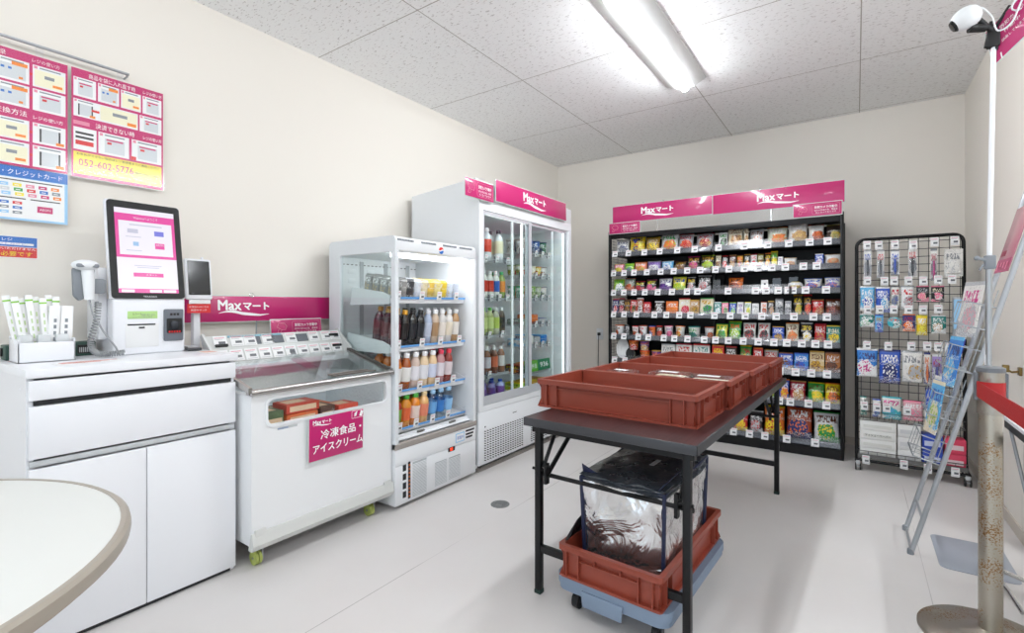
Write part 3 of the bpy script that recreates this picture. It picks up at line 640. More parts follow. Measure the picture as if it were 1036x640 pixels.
def frozen(k, x, y, z, w_, d, h, c, label):
    m = MB(); m.box(x - d / 2, x + d / 2, y - w_ / 2, y + w_ / 2, z, z + h, bev=.004)
    m.box(x + d / 2 - .0005, x + d / 2 + .0006, y - w_ * .4, y + w_ * .4, z + h * .2, z + h * .75, m=1)
    m.box(x - d * .3, x + d * .3, y - w_ * .4, y + w_ * .2, z + h - .0005, z + h + .0006, m=1)
    tag(recenter(obj('frozen_box', m, [mat(*c), mat('frozen print', 'e8c7a8', .5)])), label, 'frozen food')
cr = ('frozen red', 'cf4a36', .45); co = ('frozen orange', 'd86a3a', .45); cd = ('frozen brown', '5a3b30', .5); cg = ('frozen green', '5c6b4c', .5)
frozen(0, -2.200, 1.340, 0.5360, .17, .12, .05, cr, 'red frozen food box at the bottom of the left freezer pile'); frozen(1, -2.200, 1.345, 0.5880, .16, .12, .048, co, 'orange red frozen box in the middle of the freezer pile')
frozen(2, -2.205, 1.350, 0.6380, .17, .12, .045, cr, 'red frozen food box on top of the freezer pile'); frozen(3, -2.200, 1.210, 0.5360, .08, .12, .13, cg, 'green grey frozen pack at the left end behind the freezer window')
frozen(4, -2.200, 1.480, 0.5360, .08, .12, .11, cd, 'dark brown frozen pack right of the red freezer pile'); frozen(5, -2.200, 1.600, 0.5360, .12, .12, .10, cr, 'red frozen box standing apart, rightmost in the freezer window')
frozen(6, -2.360, 1.290, 0.5360, .2, .14, .10, cd, 'wide dark frozen pack lying behind the red freezer pile'); frozen(7, -2.360, 1.530, 0.5360, .16, .14, .09, co, 'wide orange frozen pack lying in the back of the freezer')

# ================================================================ bottles and other drinks
random.seed(7)
def drink_mats(c): return mat('liquid ' + c, PAL.get(c, c), .12, trans=.0, coat=.6)
MW = thin_glass('water bottle', (.86, .93, .97), .12, rough=.05)
def make_bottle(h, r, liquid, cap, band, kind='bottle'):
    """root mesh with cap and label children, base at origin"""
    m = MB()
    if kind == 'bottle': P = [(r * .8, 0), (r * .97, .008), (r, .02), (r, h * .20), (r * .965, h * .23), (r, h * .26), (r, h * .62), (r * .94, h * .70), (r * .78, h * .78), (r * .52, h * .845), (r * .43, h * .87), (r * .43, h * .91)]
    elif kind == 'can': P = [(r * .8, 0), (r, h * .05), (r, h * .90), (r * .82, h * .97), (r * .82, h), (r * .76, h * .985)]
    elif kind == 'cup': P = [(r * .78, 0), (r * .98, h * .93), (r * 1.05, h * .95), (r * 1.05, h)]
    m.lathe(P, n=16)
    body = obj('drink_' + kind, m, liquid)
    if kind == 'bottle':
        m = MB(); m.lathe([(r * .50, h * .885), (r * .50, h * .985), (r * .45, h)], n=14); obj('cap', m, cap, body)
        if band: m = MB(); m.lathe([(r * 1.012, h * .24), (r * 1.012, h * .64)], n=16, cap=False); obj('label', m, band, body)
    return body
def pack_mat(name, rough, coat=0., axis='x'):
    m = bpy.data.materials.new(name); m.use_nodes = True; nt = m.node_tree; L = nt.links.new; b = nt.nodes['Principled BSDF']
    tc = nt.nodes.new('ShaderNodeTexCoord')
    def at(n):
        a = nt.nodes.new('ShaderNodeAttribute'); a.attribute_type = 'OBJECT'; a.attribute_name = n; return a
    c1, c2, c3, c4, sd = at('c1'), at('c2'), at('c3'), at('c4'), at('seed')
    def mth(op, a, b_=None, c=None):
        n = nt.nodes.new('ShaderNodeMath'); n.operation = op
        for i, v in enumerate((a, b_, c)):
            if v is None: continue
            if isinstance(v, (int, float)): n.inputs[i].default_value = v
            else: L(v, n.inputs[i])
        return n.outputs[0]
    sx = nt.nodes.new('ShaderNodeSeparateXYZ'); L(tc.outputs['Generated'], sx.inputs[0]); x, y, z = sx.outputs
    if axis == 'y': x, y = y, x
    cb = nt.nodes.new('ShaderNodeCombineXYZ'); L(x, cb.inputs[0]); L(z, cb.inputs[2]); L(sd.outputs['Fac'], cb.inputs[1])
    n1 = nt.nodes.new('ShaderNodeTexNoise'); n1.inputs['Scale'].default_value = 4.5; n1.inputs['Detail'].default_value = 5; n1.inputs['Distortion'].default_value = .8; L(cb.outputs[0], n1.inputs[0])
    vo = nt.nodes.new('ShaderNodeTexVoronoi'); vo.inputs['Scale'].default_value = 13; L(cb.outputs[0], vo.inputs[0])
    n2 = nt.nodes.new('ShaderNodeTexNoise'); n2.inputs['Scale'].default_value = 1; mp = nt.nodes.new('ShaderNodeMapping'); mp.inputs['Scale'].default_value = (17, 1, 9); L(cb.outputs[0], mp.inputs[0]); L(mp.outputs[0], n2.inputs[0])
    nn = mth('SUBTRACT', n1.outputs[0], .5); fr_ = mth('FRACT', mth('MULTIPLY', sd.outputs['Fac'], 7.31))
    def mix(f, a, b_):
        q = nt.nodes.new('ShaderNodeMix'); q.data_type = 'RGBA'; L(f, q.inputs[0]); L(a, q.inputs[6]); L(b_, q.inputs[7]); return q.outputs[2]
    # side/diagonal field of the third colour
    dg = mth('ADD', mth('MULTIPLY', x, mth('SUBTRACT', fr_, .5)), mth('ADD', z, mth('MULTIPLY', nn, .35)))
    f3 = mth('MAXIMUM', mth('LESS_THAN', dg, mth('MULTIPLY', fr_, .22)), mth('GREATER_THAN', z, .93))
    col = mix(f3, c1.outputs['Color'], c3.outputs['Color'])
    # picture of the food
    ex = mth('MULTIPLY', mth('SUBTRACT', x, mth('ADD', .36, mth('MULTIPLY', fr_, .28))), 1.15); ez = mth('MULTIPLY', mth('SUBTRACT', z, .34), 1.6)
    rr = mth('ADD', mth('SQRT', mth('ADD', mth('MULTIPLY', ex, ex), mth('MULTIPLY', ez, ez))), mth('MULTIPLY', nn, .55))
    f2 = mth('LESS_THAN', rr, .40); vc = mth('GREATER_THAN', vo.outputs['Distance'], mth('ADD', .42, mth('MULTIPLY', nn, 1.1)))
    pic = mix(vc, c2.outputs['Color'], c3.outputs['Color']); col = mix(f2, col, pic)
    # title band of blocky letters
    inb = mth('MULTIPLY', mth('GREATER_THAN', z, .62), mth('LESS_THAN', z, .84)); inx = mth('MULTIPLY', mth('GREATER_THAN', x, .12), mth('LESS_THAN', x, .88))
    lt = mth('MULTIPLY', mth('MULTIPLY', inb, inx), mth('GREATER_THAN', n2.outputs[0], .50)); col = mix(lt, col, c4.outputs['Color'])
    n4 = nt.nodes.new('ShaderNodeTexNoise'); n4.inputs['Scale'].default_value = 1; m4 = nt.nodes.new('ShaderNodeMapping'); m4.inputs['Scale'].default_value = (30, 3, 38); L(cb.outputs[0], m4.inputs[0]); L(m4.outputs[0], n4.inputs[0])
    low = mth('MAXIMUM', mth('LESS_THAN', z, .2), mth('MULTIPLY', mth('GREATER_THAN', z, .54), mth('LESS_THAN', z, .62)))
    wl = mth('MULTIPLY', mth('GREATER_THAN', n4.outputs[0], .56), low); W_ = nt.nodes.new('ShaderNodeRGB'); W_.outputs[0].default_value = (.8, .8, .78, 1); col = mix(wl, col, W_.outputs[0])
    dk = mth('MULTIPLY', mth('LESS_THAN', n4.outputs[0], .42), mth('GREATER_THAN', n1.outputs[0], .5)); D2 = nt.nodes.new('ShaderNodeRGB'); D2.outputs[0].default_value = (.05, .035, .03, 1); col = mix(mth('MULTIPLY', dk, .35), col, D2.outputs[0])
    L(col, b.inputs['Base Color']); b.inputs['Roughness'].default_value = rough; b.inputs['Coat Weight'].default_value = coat; b.inputs['Coat Roughness'].default_value = .15
    bp = nt.nodes.new('ShaderNodeBump'); bp.inputs['Strength'].default_value = .25; bp.inputs['Distance'].default_value = .004; L(n1.outputs[0], bp.inputs['Height']); L(bp.outputs[0], b.inputs['Normal'])
    return m
M_bag = pack_mat('printed foil', .35, .4); M_box = pack_mat('printed card', .5)
def setc(o, cs, seed):
    cs = cs.split()
    for i, c in enumerate(cs): o['c%d' % (i + 1)] = list(hexc(PAL[c]))
    o['seed'] = float(seed)
ORD = 'first second third fourth fifth sixth seventh eighth ninth tenth eleventh twelfth'.split()
# ================================================================ open drink cooler
CX0, CX1, CY0, CY1 = -2.69, -2.09, 1.87, 2.575
t = thing('drink_cooler', 'white open drink cooler with glass side and lit shelves, between freezer and tall fridge', 'cooler', (-2.39, 2.22, 0))
m = MB(); m.box(CX0, CX1 - .006, CY0, CY1, .02, .335, bev=.006); m.box(CX0, CX0 + .05, CY0, CY1, .33, 1.50, bev=.003)
m.box(CX0 + .04, CX1 - .05, CY0 + .01, CY1 - .01, .33, .40)
obj('base_cabinet', m, M_white, t)
m = MB(); m.box(CX1 - .008, CX1, CY0, CY1, .245, .335, bev=.003); m.box(CX1 - .008, CX1 - .002, CY0, CY1, .022, .24, bev=.003); fp = obj('front_panel', m, M_white, t)
m = MB()
for k in range(4):
    z = .055 + .05 * k; m.box(CX1 - .003, CX1 - .0008, 1.925, 1.95, z, z + .035)
m.box(CX1 - .003, CX1, 1.965, 1.982, .04, .25); obj('vent_slot', m, [M_gap], fp)
m = MB()
for k in range(9): m.box(CX1 - .001, CX1 + .002, 1.968, 1.979, .048 + .022 * k, .06 + .022 * k)
obj('filter_tab', m, mat('filter orange', 'b8622c', .5), fp)
MV = mat('vent grille', 'b5babd', .5)
for (y0, y1, z0, z1) in ((2.0, 2.112, .035, .238), (2.185, 2.288, .040, .185), (2.31, 2.415, .045, .185)):
    m = MB(); m.box(CX1 - .003, CX1 - .0012, y0, y1, z0, z1)
    n = int((z1 - z0) / .0085)
    for k in range(n): m.box(CX1 - .0012, CX1 + .0004, y0, y1, z0 + k * .0085, z0 + k * .0085 + .004, m=1)
    obj('vent_grille', m, [MV, M_white], fp)
m = MB(); m.box(CX1, CX1 + .002, 2.30, 2.36, .222, .248); m.box(CX1 + .002, CX1 + .003, 2.318, 2.338, .227, .243, m=1); obj('controller', m, [M_blackp, mat('red digits', 'ff4020', .4, emit='ff3010', es=2)], fp)
m = MB(); m.box(CX1, CX1 + .001, 2.37, 2.455, .262, .32, m=0); m.box(CX1 + .001, CX1 + .0015, 2.376, 2.449, .268, .314, m=1); q = obj('blue_sticker', m, [M_plb, M_pw], fp)
text('節電中', (CX1 + .002, 2.412, .291), EY, EZ, .022, M_pb, q, width=.06)
m = MB(); 
for z, y1 in ((.312, 2.555), (.290, 2.545), (.270, 2.535)): m.box(CX1, CX1 + .001, 2.468, y1, z, z + .013)
m.box(CX1, CX1 + .0008, 2.468, 2.56, .268, .326, m=1); obj('barcode_label', m, [M_pk, M_pw], fp)
m = MB(); m.prism([(0, 0), (.004, .03), (-.012, .034), (-.03, .03), (-.03, 0)], (CX1 + .002, CY0 - .002, .336), EX, EZ, -(CY1 - CY0 + .004), 0, bev=.002); obj('bumper_strip', m, mat('taupe bumper', 'a49c95', .4), t)
m = MB(); m.slab((CX1 - .03, CY0 + .02, .372), EY, (-1, 0, .35), 0, CY1 - CY0 - .04, 0, .05, 0, .004); m.box(CX1 - .08, CX1 - .06, CY0 + .03, CY1 - .03, .385, .40); obj('air_intake', m, M_white, t)
for y in (2.08, 2.36):
    m = MB(); m.slab((CX1 - .045, y, .380), EY, (-1, 0, .35), 0, .06, 0, .02, .004, .014, bev=.002); obj('intake_clip', m, mat('clip grey', '6c6a66', .5), t)
m = MB(); P = [(CX0, 1.44), (CX1 - .03, 1.44), (CX1, 1.452), (CX1, 1.50), (CX1 - .008, 1.522), (CX1 - .03, 1.53), (CX0 + .02, 1.53), (CX0, 1.51)]
m.prism(P, (0, CY0, 0), EX, EZ, -(CY1 - CY0), 0, bev=.003); hd = obj('hood', m, M_white, t)
m = MB()
for y in (1.885, 2.07, 2.255, 2.41):
    for k in range(6): m.box(CX1 - .006, CX1 + .0015, y + .021 * k, y + .021 * k + .017, 1.503, 1.514)
obj('hood_slot', m, M_pg, hd)
# round emblem: red above, blue below, white wave
m = MB(); c = Vector((CX1 + .001, 2.235, 1.475)); rr_ = .021
def disc_part(fn0, fn1, k, off):
    n = 20; up = []; lo = []
    for i in range(n + 1):
        x = -1 + 2 * i / n; h = math.sqrt(max(0, 1 - x * x)); a = max(-h, min(h, fn0(x))); b = max(-h, min(h, fn1(x))); up.append((x, b)); lo.append((x, a))
    for i in range(n):
        m.face([c + Vector((off, p[0] * rr_, p[1] * rr_)) for p in (lo[i], lo[i + 1], up[i + 1], up[i])], k)
disc_part(lambda x: .18 + .18 * math.sin(x * 2.6), lambda x: 1, 0, .001); disc_part(lambda x: -.18 + .18 * math.sin(x * 2.6), lambda x: .18 + .18 * math.sin(x * 2.6), 1, .001); disc_part(lambda x: -1, lambda x: -.18 + .18 * math.sin(x * 2.6), 2, .001)
m.lathe([(rr_ * 1.05, 0), (rr_ * 1.05, .0008)], c + Vector((0, 0, 0)), 24, m=1, M=Matrix.Rotation(R(90), 4, 'Y'))
obj('round_emblem', m, [M_pr, M_pw, M_pb], hd)
m = MB(); outer = [(a - CX0, b) for a, b in rrect(CX0, CX1, .335, 1.53, .03)]; inner = [(a - CX0, b) for a, b in rrect(-2.585, CX1 - .034, .38, 1.443, .02)]
m.holed(outer, inner, (CX0, CY0 + .024, 0), EX, EZ, 0, .026); obj('side_frame', m, mat('cooler frame', 'e2e6e9', .35), t)
m = MB(); m.box(-2.59, CX1 - .03, CY0 + .008, CY0 + .013, .375, 1.448); obj('side_glass', m, M_glass2, t)
m = MB(); m.box(CX0 + .02, CX1, CY1 - .028, CY1 + .002, .335, 1.45, bev=.004); obj('side_panel', m, M_white, t)
m = MB(); m.box(CX0 + .05, CX0 + .06, CY0 + .02, CY1 - .03, .40, 1.44)
for k in range(20): m.box(CX0 + .0602, CX0 + .0608, CY0 + .05 + .032 * k, CY0 + .066 + .032 * k, 1.395, 1.40, m=1)
for y in (2.05, 2.25, 2.45): m.box(CX0 + .06, CX0 + .064, y, y + .03, .42, 1.42, m=2)
for y in (2.0, 2.15, 2.34):
    for z in (1.28, 1.34): m.box(CX0 + .0602, CX0 + .063, y - .04, y + .02, z, z + .03, bev=.001)
obj('back_panel', m, [M_white, M_gap, MV], t)
m = MB(); m.box(CX1 - .09, CX1 - .06, CY0 + .04, CY1 - .04, 1.418, 1.438); obj('lamp_tube', m, M_ledc, t)
TILT = R(9)
def shelf_matrix(zf, xf=-2.175):
    # local x along the front edge (+y), local y into the cooler, z up
    Y_ = Vector((-math.cos(TILT), 0, math.sin(TILT))); X_ = Vector((0, 1, 0)); Z_ = X_.cross(Y_)
    return Matrix.Translation((xf, CY0 + .035, zf)) @ Matrix((X_, Y_, Z_)).transposed().to_4x4()
COOL = [(1.178, .34), (.895, .38), (.640, .42), (.420, .44)]
SW = CY1 - CY0 - .07
for i, (zf, dp) in enumerate(COOL):
    M = shelf_matrix(zf)
    m = MB(); m.box(0, SW, 0, dp, -.008, 0, M=M); m.box(0, SW, -.012, .0, -.026, .004, bev=.003, M=M)
    s = obj('shelf', m, M_white, t)
    m = MB(); P = [(-.004, -.03), (dp, -.09), (dp, .02), (.06, .03), (-.004, .018)]
    mm = MB()
    for x in (-.006, SW + .002):
        t2 = MB(); a = [M @ Vector((x, p[0], p[1])) for p in P]; b = [M @ Vector((x + .004, p[0], p[1])) for p in P]
        mm.face(a); mm.face(b[::-1])
        for j in range(5): mm.face([a[j], b[j], b[(j + 1) % 5], a[(j + 1) % 5]])
    obj('bracket', mm, M_white, s)
    m = MB(); m.box(0, SW, -.016, -.013, -.004, .045, M=M); obj('guard', m, M_clear, s)
    m = MB(); m.box(0, SW, -.0185, -.0165, .002, .014, M=M); g = obj('blue_strip', m, mat('rail blue', '66a9ea', .35), s)
    for x in ((.02, .21, .36, .52), (.02, .21, .37, .55), (.03, .19, .34, .49), (.03, .16, .30, .44))[i]:
        card(s, M @ Matrix.Translation((x + .02, -.020, -.004)), 1.1, 1.05)
ROWS = [  # (shelf, kind, h, r, deep, [columns: liquid, cap, label, words])
    (0, 'can', .115, .032, 4, [('9a9a98', None, None, 'silver grey patterned'), ('9a9a98', None, None, 'silver grey patterned'), ('3a3b3f', None, None, 'black topped'), ('dfe3ea', None, None, 'pale lilac grey'), ('e6d9b4', None, None, 'cream and gold'), ('ecc858', None, None, 'yellow'), ('ecdc90', None, None, 'pale yellow'), ('f0cf3a', None, None, 'bright yellow'), ('dde6f2', None, None, 'pale blue white'), ('d5dcea', None, None, 'white and blue')]),
    (1, 'bottle', .215, .032, 3, [('4a1e2c', 'b98a3c', '6b2d34', 'dark wine red tea'), ('181414', 'dda32c', '2a2626', 'black coffee'), ('151517', '2a2a2c', '2c2d33', 'black coffee with gold ring'), ('151517', '2a2a2c', '2c2d33', 'black coffee with gold ring'), ('a8b4cc', 'e8e8ee', 'c4cbdd', 'pale violet grey'), ('c9b29a', 'f4f4f4', 'a98763', 'white capped milk tea'), ('d8d4d0', 'f4f4f4', 'ede4da', 'white capped pale tea'), ('d8d4d0', 'f4f4f4', 'e6dcc8', 'white capped pale tea'), ('b08a60', 'f0f0ee', 'e8e2da', 'white labelled brown tea')]),
    (2, 'bottle', .215, .034, 3, [('c8702a', 'f6f6f6', 'eceae6', 'amber tea with white label and yellow spot'), ('a8551f', 'f6f6f6', 'f0eeea', 'amber brown tea with white label'), ('d6c0b2', 'f6f6f6', 'ebe9ee', 'pale milk tea'), ('e6cda8', 'f6f6f6', 'eeeef2', 'cream milk tea'), ('e2c49a', 'f6f6f6', 'd6dcf0', 'cream milk tea with blue stripe'), ('b88486', 'e0405a', 'e4dce2', 'rose drink with red cap'), ('8c3a30', 'e03a4a', 'e0d2d4', 'red brown drink with red cap'), ]),
    (3, 'bottle', .19, .036, 3, [('b04a34', '4aa63c', '7fa848', 'red vegetable juice'), ('e0912a', '4aa63c', 'e86a3a', 'orange juice with red label'), ('dc8424', '4aa63c', 'f0dcd0', 'orange juice with white label'), ('e0b070', 'e0c89a', 'e88a6a', 'pale orange juice'), ('W', '9cc6e8', '6aa8e0', 'clear water'), ('W', '9cc6e8', '3a7ec8', 'clear water with blue label'), ('W', '9cc6e8', '8cc0ea', 'clear water')])]
SN = ('top', 'second', 'third', 'bottom')
def lm(c, tag_): return mat('%s %s' % (tag_, c), c, .3)
CANP = pack_mat('printed can', .3, .5)
for si, kind, h, r, deep, cols in ROWS:
    M = shelf_matrix(COOL[si][0]); n = len(cols); step = (SW - .06) / n if si < 2 else (SW - .05) / (8 if si == 2 else 8)
    cache = {}
    for ci, (liq, cap, lab, words) in enumerate(cols):
        for d in range(deep if ci < 2 else 2):
            key = (liq, cap, lab)
            if key not in cache:
                if kind == 'can': b = make_bottle(h, r, CANP, None, None, 'can')
                else: b = make_bottle(h, r, MW if liq == 'W' else mat('liquid ' + liq, liq, .12, coat=.8), lm(cap, 'cap'), lm(lab, 'label'))
                cache[key] = b
            else: b = dup(cache[key])
            if kind == 'can':
                b['c1'] = list(hexc(liq)); b['c2'] = list(hexc('c9b27a')); b['c3'] = list(x * .8 for x in hexc(liq)); b['c4'] = list(hexc('f4f4f4')); b['seed'] = 1.3 + ci
            P = M @ Vector((.035 + step * (ci + .5) - .02, .028 + d * (2 * r + .006), .0005))
            b.matrix_basis = Matrix.Translation(P) @ Matrix.Rotation(TILT, 4, 'Y')
            tag(b, '%s %s, open cooler %s shelf, %s from left, %s' % (words.replace(' with white label','').replace(' and yellow spot','').replace(' with gold ring',''), 'can' if kind == 'can' else 'bottle', SN[si], ORD[ci], ('front', 'second row', 'third row', 'rear')[d]), 'drink ' + ('can' if kind == 'can' else 'bottle'), 'drinks on the open cooler shelves')
            if liq in ('151517', '181414') and d >= 0:
                pass

# ================================================================ tall two door fridge
GX0, GX1, GY0, GY1 = -2.73, -2.085, 2.602, 3.915
t = thing('upright_fridge', 'tall white drink fridge with two sliding glass doors, left of the back corner', 'fridge', (-2.4, 3.25, 0))
m = MB(); m.prism([(GX0, .03), (GX1 - .0305, .03), (GX1 - .0305, 2.005), (GX0, 1.95)], (0, GY0, 0), EX, EZ, -.03, 0)
m.prism([(GX0, .03), (GX1 - .0305, .03), (GX1 - .0305, 2.0), (GX0, 1.95)], (0, GY1 - .03, 0), EX, EZ, -.03, 0)
m.box(GX0, GX0 + .05, GY0 + .02, GY1 - .02, .03, 1.93); m.box(GX0 + .02, GX1 - .02, GY0 + .02, GY1 - .02, .03, .42); m.box(GX0 + .02, GX1 - .02, GY0 + .02, GY1 - .02, 1.80, 1.93)
obj('cabinet', m, M_white, t)
m = MB(); outer = [(a - GY0, b) for a, b in rrect(GY0, GY1, .415, 1.86, .004)]; inner = [(a - GY0, b) for a, b in rrect(2.648, 3.87, .452, 1.79, .004)]
m.holed(outer, inner, (GX1, GY0, 0), EY, EZ, -.03, 0); m.box(GX1 - .03, GX1, GY0, GY1, 1.86, 1.985, bev=.004); obj('door_surround', m, M_white, t)
m = MB(); m.box(GX1 - .03, GX1 - .002, GY0, GY1, .05, .412, bev=.003)
lp = obj('louvre_panel', m, M_white, t)
for (y0, y1, z1) in ((2.66, 3.14, .285), (3.25, 3.84, .285)):
    m = MB(); nx = int((y1 - y0) / .03)
    for i in range(nx):
        for k in range(13):
            z = .075 + .0165 * k; y = y0 + i * .0305
            m.slab((GX1 - .0015, y, z), (0, 1, -.25), (0, 0, 1), 0, .021, 0, .007, 0, .0008)
    obj('louvre_slots', m, M_gap, lp)
m = MB(); m.box(GX1 - .004, GX1 + .0, 2.665, 2.675, .30, .31); m.box(GX1 - .001, GX1 + .0, 3.0, 3.05, .34, .345, m=0); obj('screw', m, M_gap, lp)
m = MB(); m.box(GX0 + .05, GX1 - .02, GY0 + .02, GY1 - .02, .0, .05); obj('plinth', m, mat('plinth taupe', '8f8983', .5), t)
MD = mat('door aluminium', 'd9dce0', .3, metal=.3)
for (y0, y1, xo) in ((2.652, 3.265, -.004), (3.205, 3.866, -.017)):
    m = MB(); fr0 = .026; outer = [(a - y0, b) for a, b in rrect(y0, y1, .455, 1.787, .004)]; inner = [(a - y0, b) for a, b in rrect(y0 + .012 if xo > -.01 else y0 + .04, y1 - .045 if xo > -.01 else y1 - .03, .512, 1.765, .006)]
    m.holed(outer, inner, (GX1 + xo, y0, 0), EY, EZ, -.012, 0); d = obj('sliding_door', m, MD, t)
    m = MB(); m.box(GX1 + xo - .008, GX1 + xo - .004, y0 + .01, y1 - .02, .505, 1.77); obj('door_glass', m, M_glass2, d)
    m = MB(); yy = y1 - .05 if xo > -.01 else y1 - .035; m.box(GX1 + xo - .001, GX1 + xo + .0015, yy, yy + .010, .51, 1.77); obj('edge_strip', m, M_pg, d)
m = MB(); m.box(GX0 + .05, GX0 + .055, GY0 + .03, GY1 - .03, .42, 1.8); m.box(GX0 + .05, GX1 - .05, GY0 + .03, GY0 + .034, .42, 1.8); m.box(GX0 + .05, GX1 - .05, GY1 - .034, GY1 - .03, .42, 1.8)
for y in (3.13, 3.745): m.box(GX1 - .11, GX1 - .10, y, y + .022, .43, 1.78); 
obj('liner', m, mat('fridge liner', 'f4f7f8', .4), t)
m = MB(); m.box(GX1 - .075, GX1 - .060, 3.212, 3.224, .48, 1.77); m.box(GX1 - .06, GX1 - .05, GY1 - .055, GY1 - .045, .48, 1.77); m.box(GX1 - .12, GX1 - .04, GY0 + .05, GY1 - .06, 1.792, 1.799)
obj('lamp_strip', m, M_ledf, t)
FL = [1.475, 1.19, .915, .625, .435]; FR_ = [1.565, 1.38, 1.195, .975, .80, .575, .435]
FS = {}
for side, zs, y0, y1 in (('left', FL, 2.66, 3.13), ('right', FR_, 3.27, 3.75)):
    for i, z in enumerate(zs):
        m = MB()
        for k in range(12): x = GX0 + .08 + k * .042; m.box(x, x + .004, y0, y1, z - .004, z)
        m.box(GX0 + .07, GX0 + .08, y0, y1, z - .006, z); m.box(GX1 - .135, GX1 - .128, y0, y1, z - .012, z + .002)
        for k in range(5): y = y0 + .01 + k * (y1 - y0 - .02) / 4; m.box(GX0 + .08, GX1 - .13, y - .002, y + .002, z - .006, z - .002)
        s = obj('shelf', m, mat('wire shelf', 'c9ced0', .35, metal=.4), t); FS[side, i] = s
        m = MB(); m.box(GX1 - .126, GX1 - .124, y0, y1, z - .012, z + .025); obj('guard', m, M_clear, s)
        if (side, i) not in (('left', 4), ('right', 5), ('right', 6)):
            nc = {'left': (4, 5, 3, 2)[i] if side == 'left' else 0, 'right': 0}[side] or 5
            for k in range(nc):
                y = y0 + .03 + k * (y1 - y0 - .06) / max(nc - 1, 1) if side == 'right' or i in (0, 1) else y0 + .05 + k * .16
                card(s, fr((GX1 - .1215, y, z - .022), (0, 1, -.12), (.12, 0, 1)), .95, 1.05)
                m = MB(); m.slab((GX1 - .1225, y - .034, z - .02), (0, 1, -.12), (0, 0, 1), 0, .017, 0, .048, 0, .001)
                obj('price_strip', m, mat('slate print', '5c6068', .4), s)
def fridge_row(side, i, kind, h, r, items, n2=2, extra_x=0):
    zs, y0, y1 = (FL, 2.675, 3.12) if side == 'left' else (FR_, 3.29, 3.74)
    z = zs[i]; n = len(items); cache = {}
    for k, (liq, cap, lab, words) in enumerate(items):
        for d in range(n2):
            key = (liq, cap, lab)
            if key in cache: b = dup(cache[key])
            else:
                b = make_bottle(h, r, CANP if kind != 'bottle' else mat('liquid ' + liq, liq, .15, coat=.5), lm(cap, 'cap') if cap else None, lm(lab, 'label') if lab else None, kind); cache[key] = b
            if kind != 'bottle':
                b['c1'] = list(hexc(liq)); b['c2'] = list(hexc(cap)); b['c3'] = list(hexc(lab)); b['c4'] = list(hexc('f4f4f4')); b['seed'] = 2.1 + k
            b.location = (GX1 - .165 - d * (2 * r + .012), y0 + (y1 - y0) * (k + .5) / n, z + .0005)
            tag(b, '%s %s, fridge %s door, %s shelf, %s from left%s' % (words, kind, side, ORD[i], ORD[k], '' if d == 0 else ', rear'), 'drink ' + kind, 'drinks in the tall fridge')
fridge_row('left', 0, 'bottle', .235, .036, [('d8e2e6', 'f2f2f2', 'd8442e', 'large red labelled clear'), ('d8e2e6', 'f2f2f2', 'd8442e', 'large red labelled clear'), ('e2e6e8', '3a3c44', 'e8e2c0', 'dark capped clear')] + [('cfe6d0', '60b868', '3f9e4a', 'small green'), ('8fb2dc', '5a7fc8', '3a62b8', 'small blue')][:0], 2)
fridge_row('left', 1, 'bottle', .205, .031, [('a8842e', '3a3c34', 'd4b23a', 'dark gold tea'), ('c9a63a', 'efefef', '8a7a2c', 'gold tea'), ('d6d8d0', 'efefef', 'c83a2a', 'red labelled'), ('d6d8d0', 'efefef', 'c83a2a', 'red labelled'), ('d6d8d0', 'efefef', '2c62b8', 'blue and yellow labelled'), ('8aa050', '2f9e60', 'e08a3a', 'green capped')], 2)
fridge_row('left', 2, 'bottle', .205, .030, [('a8b070', '5cb83c', 'c8d68a', 'green capped green tea')] * 4 + [('b8b8a0', 'ececec', 'b4c65a', 'white capped tea'), ('5a4a3a', 'ececec', '2a2a2a', 'dark labelled tea')], 2)
fridge_row('left', 3, 'bottle', .20, .032, [('6f7a3c', '2e6a40', 'b8a43a', 'olive green'), ('8a4a2c', '3c3c3c', 'c04a3a', 'rust brown'), ('7a4a30', 'e8e8e8', 'c8c8d0', 'brown coffee'), ('6a3a24', 'e8e8e8', 'c86a4a', 'dark brown coffee'), ('8c5a3c', 'e8e8e8', 'dcd8d4', 'milky brown coffee')], 2)
fridge_row('left', 4, 'bottle', .135, .034, [('8a86c0', '2a4aa8', '6a4a98', 'purple labelled blue capped')] * 3 + [('a8b4e0', '2a5ad0', '7a4aa0', 'bright blue capped purple')], 2)
fridge_row('right', 0, 'cup', .115, .042, [('a89a94', '5a4a44', 'd8d4d0', 'brown grey'), ('3a5ea8', 'c8ccd4', '2a3a68', 'blue'), ('2f5a9e', 'd8dce4', '24407a', 'dark blue'), ('2c6a50', '2a3a68', '1c2c50', 'dark green and navy')], 2)
fridge_row('right', 1, 'cup', .085, .036, [('e8e2c8', 'c86a3a', '6a9a3a', 'cream and orange'), ('e8e6e2', 'd83a2a', 'b82a20', 'white with red flames'), ('e6e0c8', 'c8a03a', 'e8e2d0', 'cream'), ('e2c84a', '4a6a3a', 'c83a2a', 'yellow and red'), ('e4e2dc', 'd08030', '7a5a3a', 'white and tan')], 2)
fridge_row('right', 2, 'cup', .10, .035, [('3aa87a', 'e8e8e8', '2a8a60', 'teal green'), ('c8a83a', '8a5a2a', 'b88a2a', 'golden'), ('8ab04a', 'e8e2c0', '6a8a3a', 'light green'), ('b8c4a0', '7a9a4a', '8a9a6a', 'pale green'), ('d8d4cc', '7a8a5a', '4a5a6a', 'pale grey')], 2)
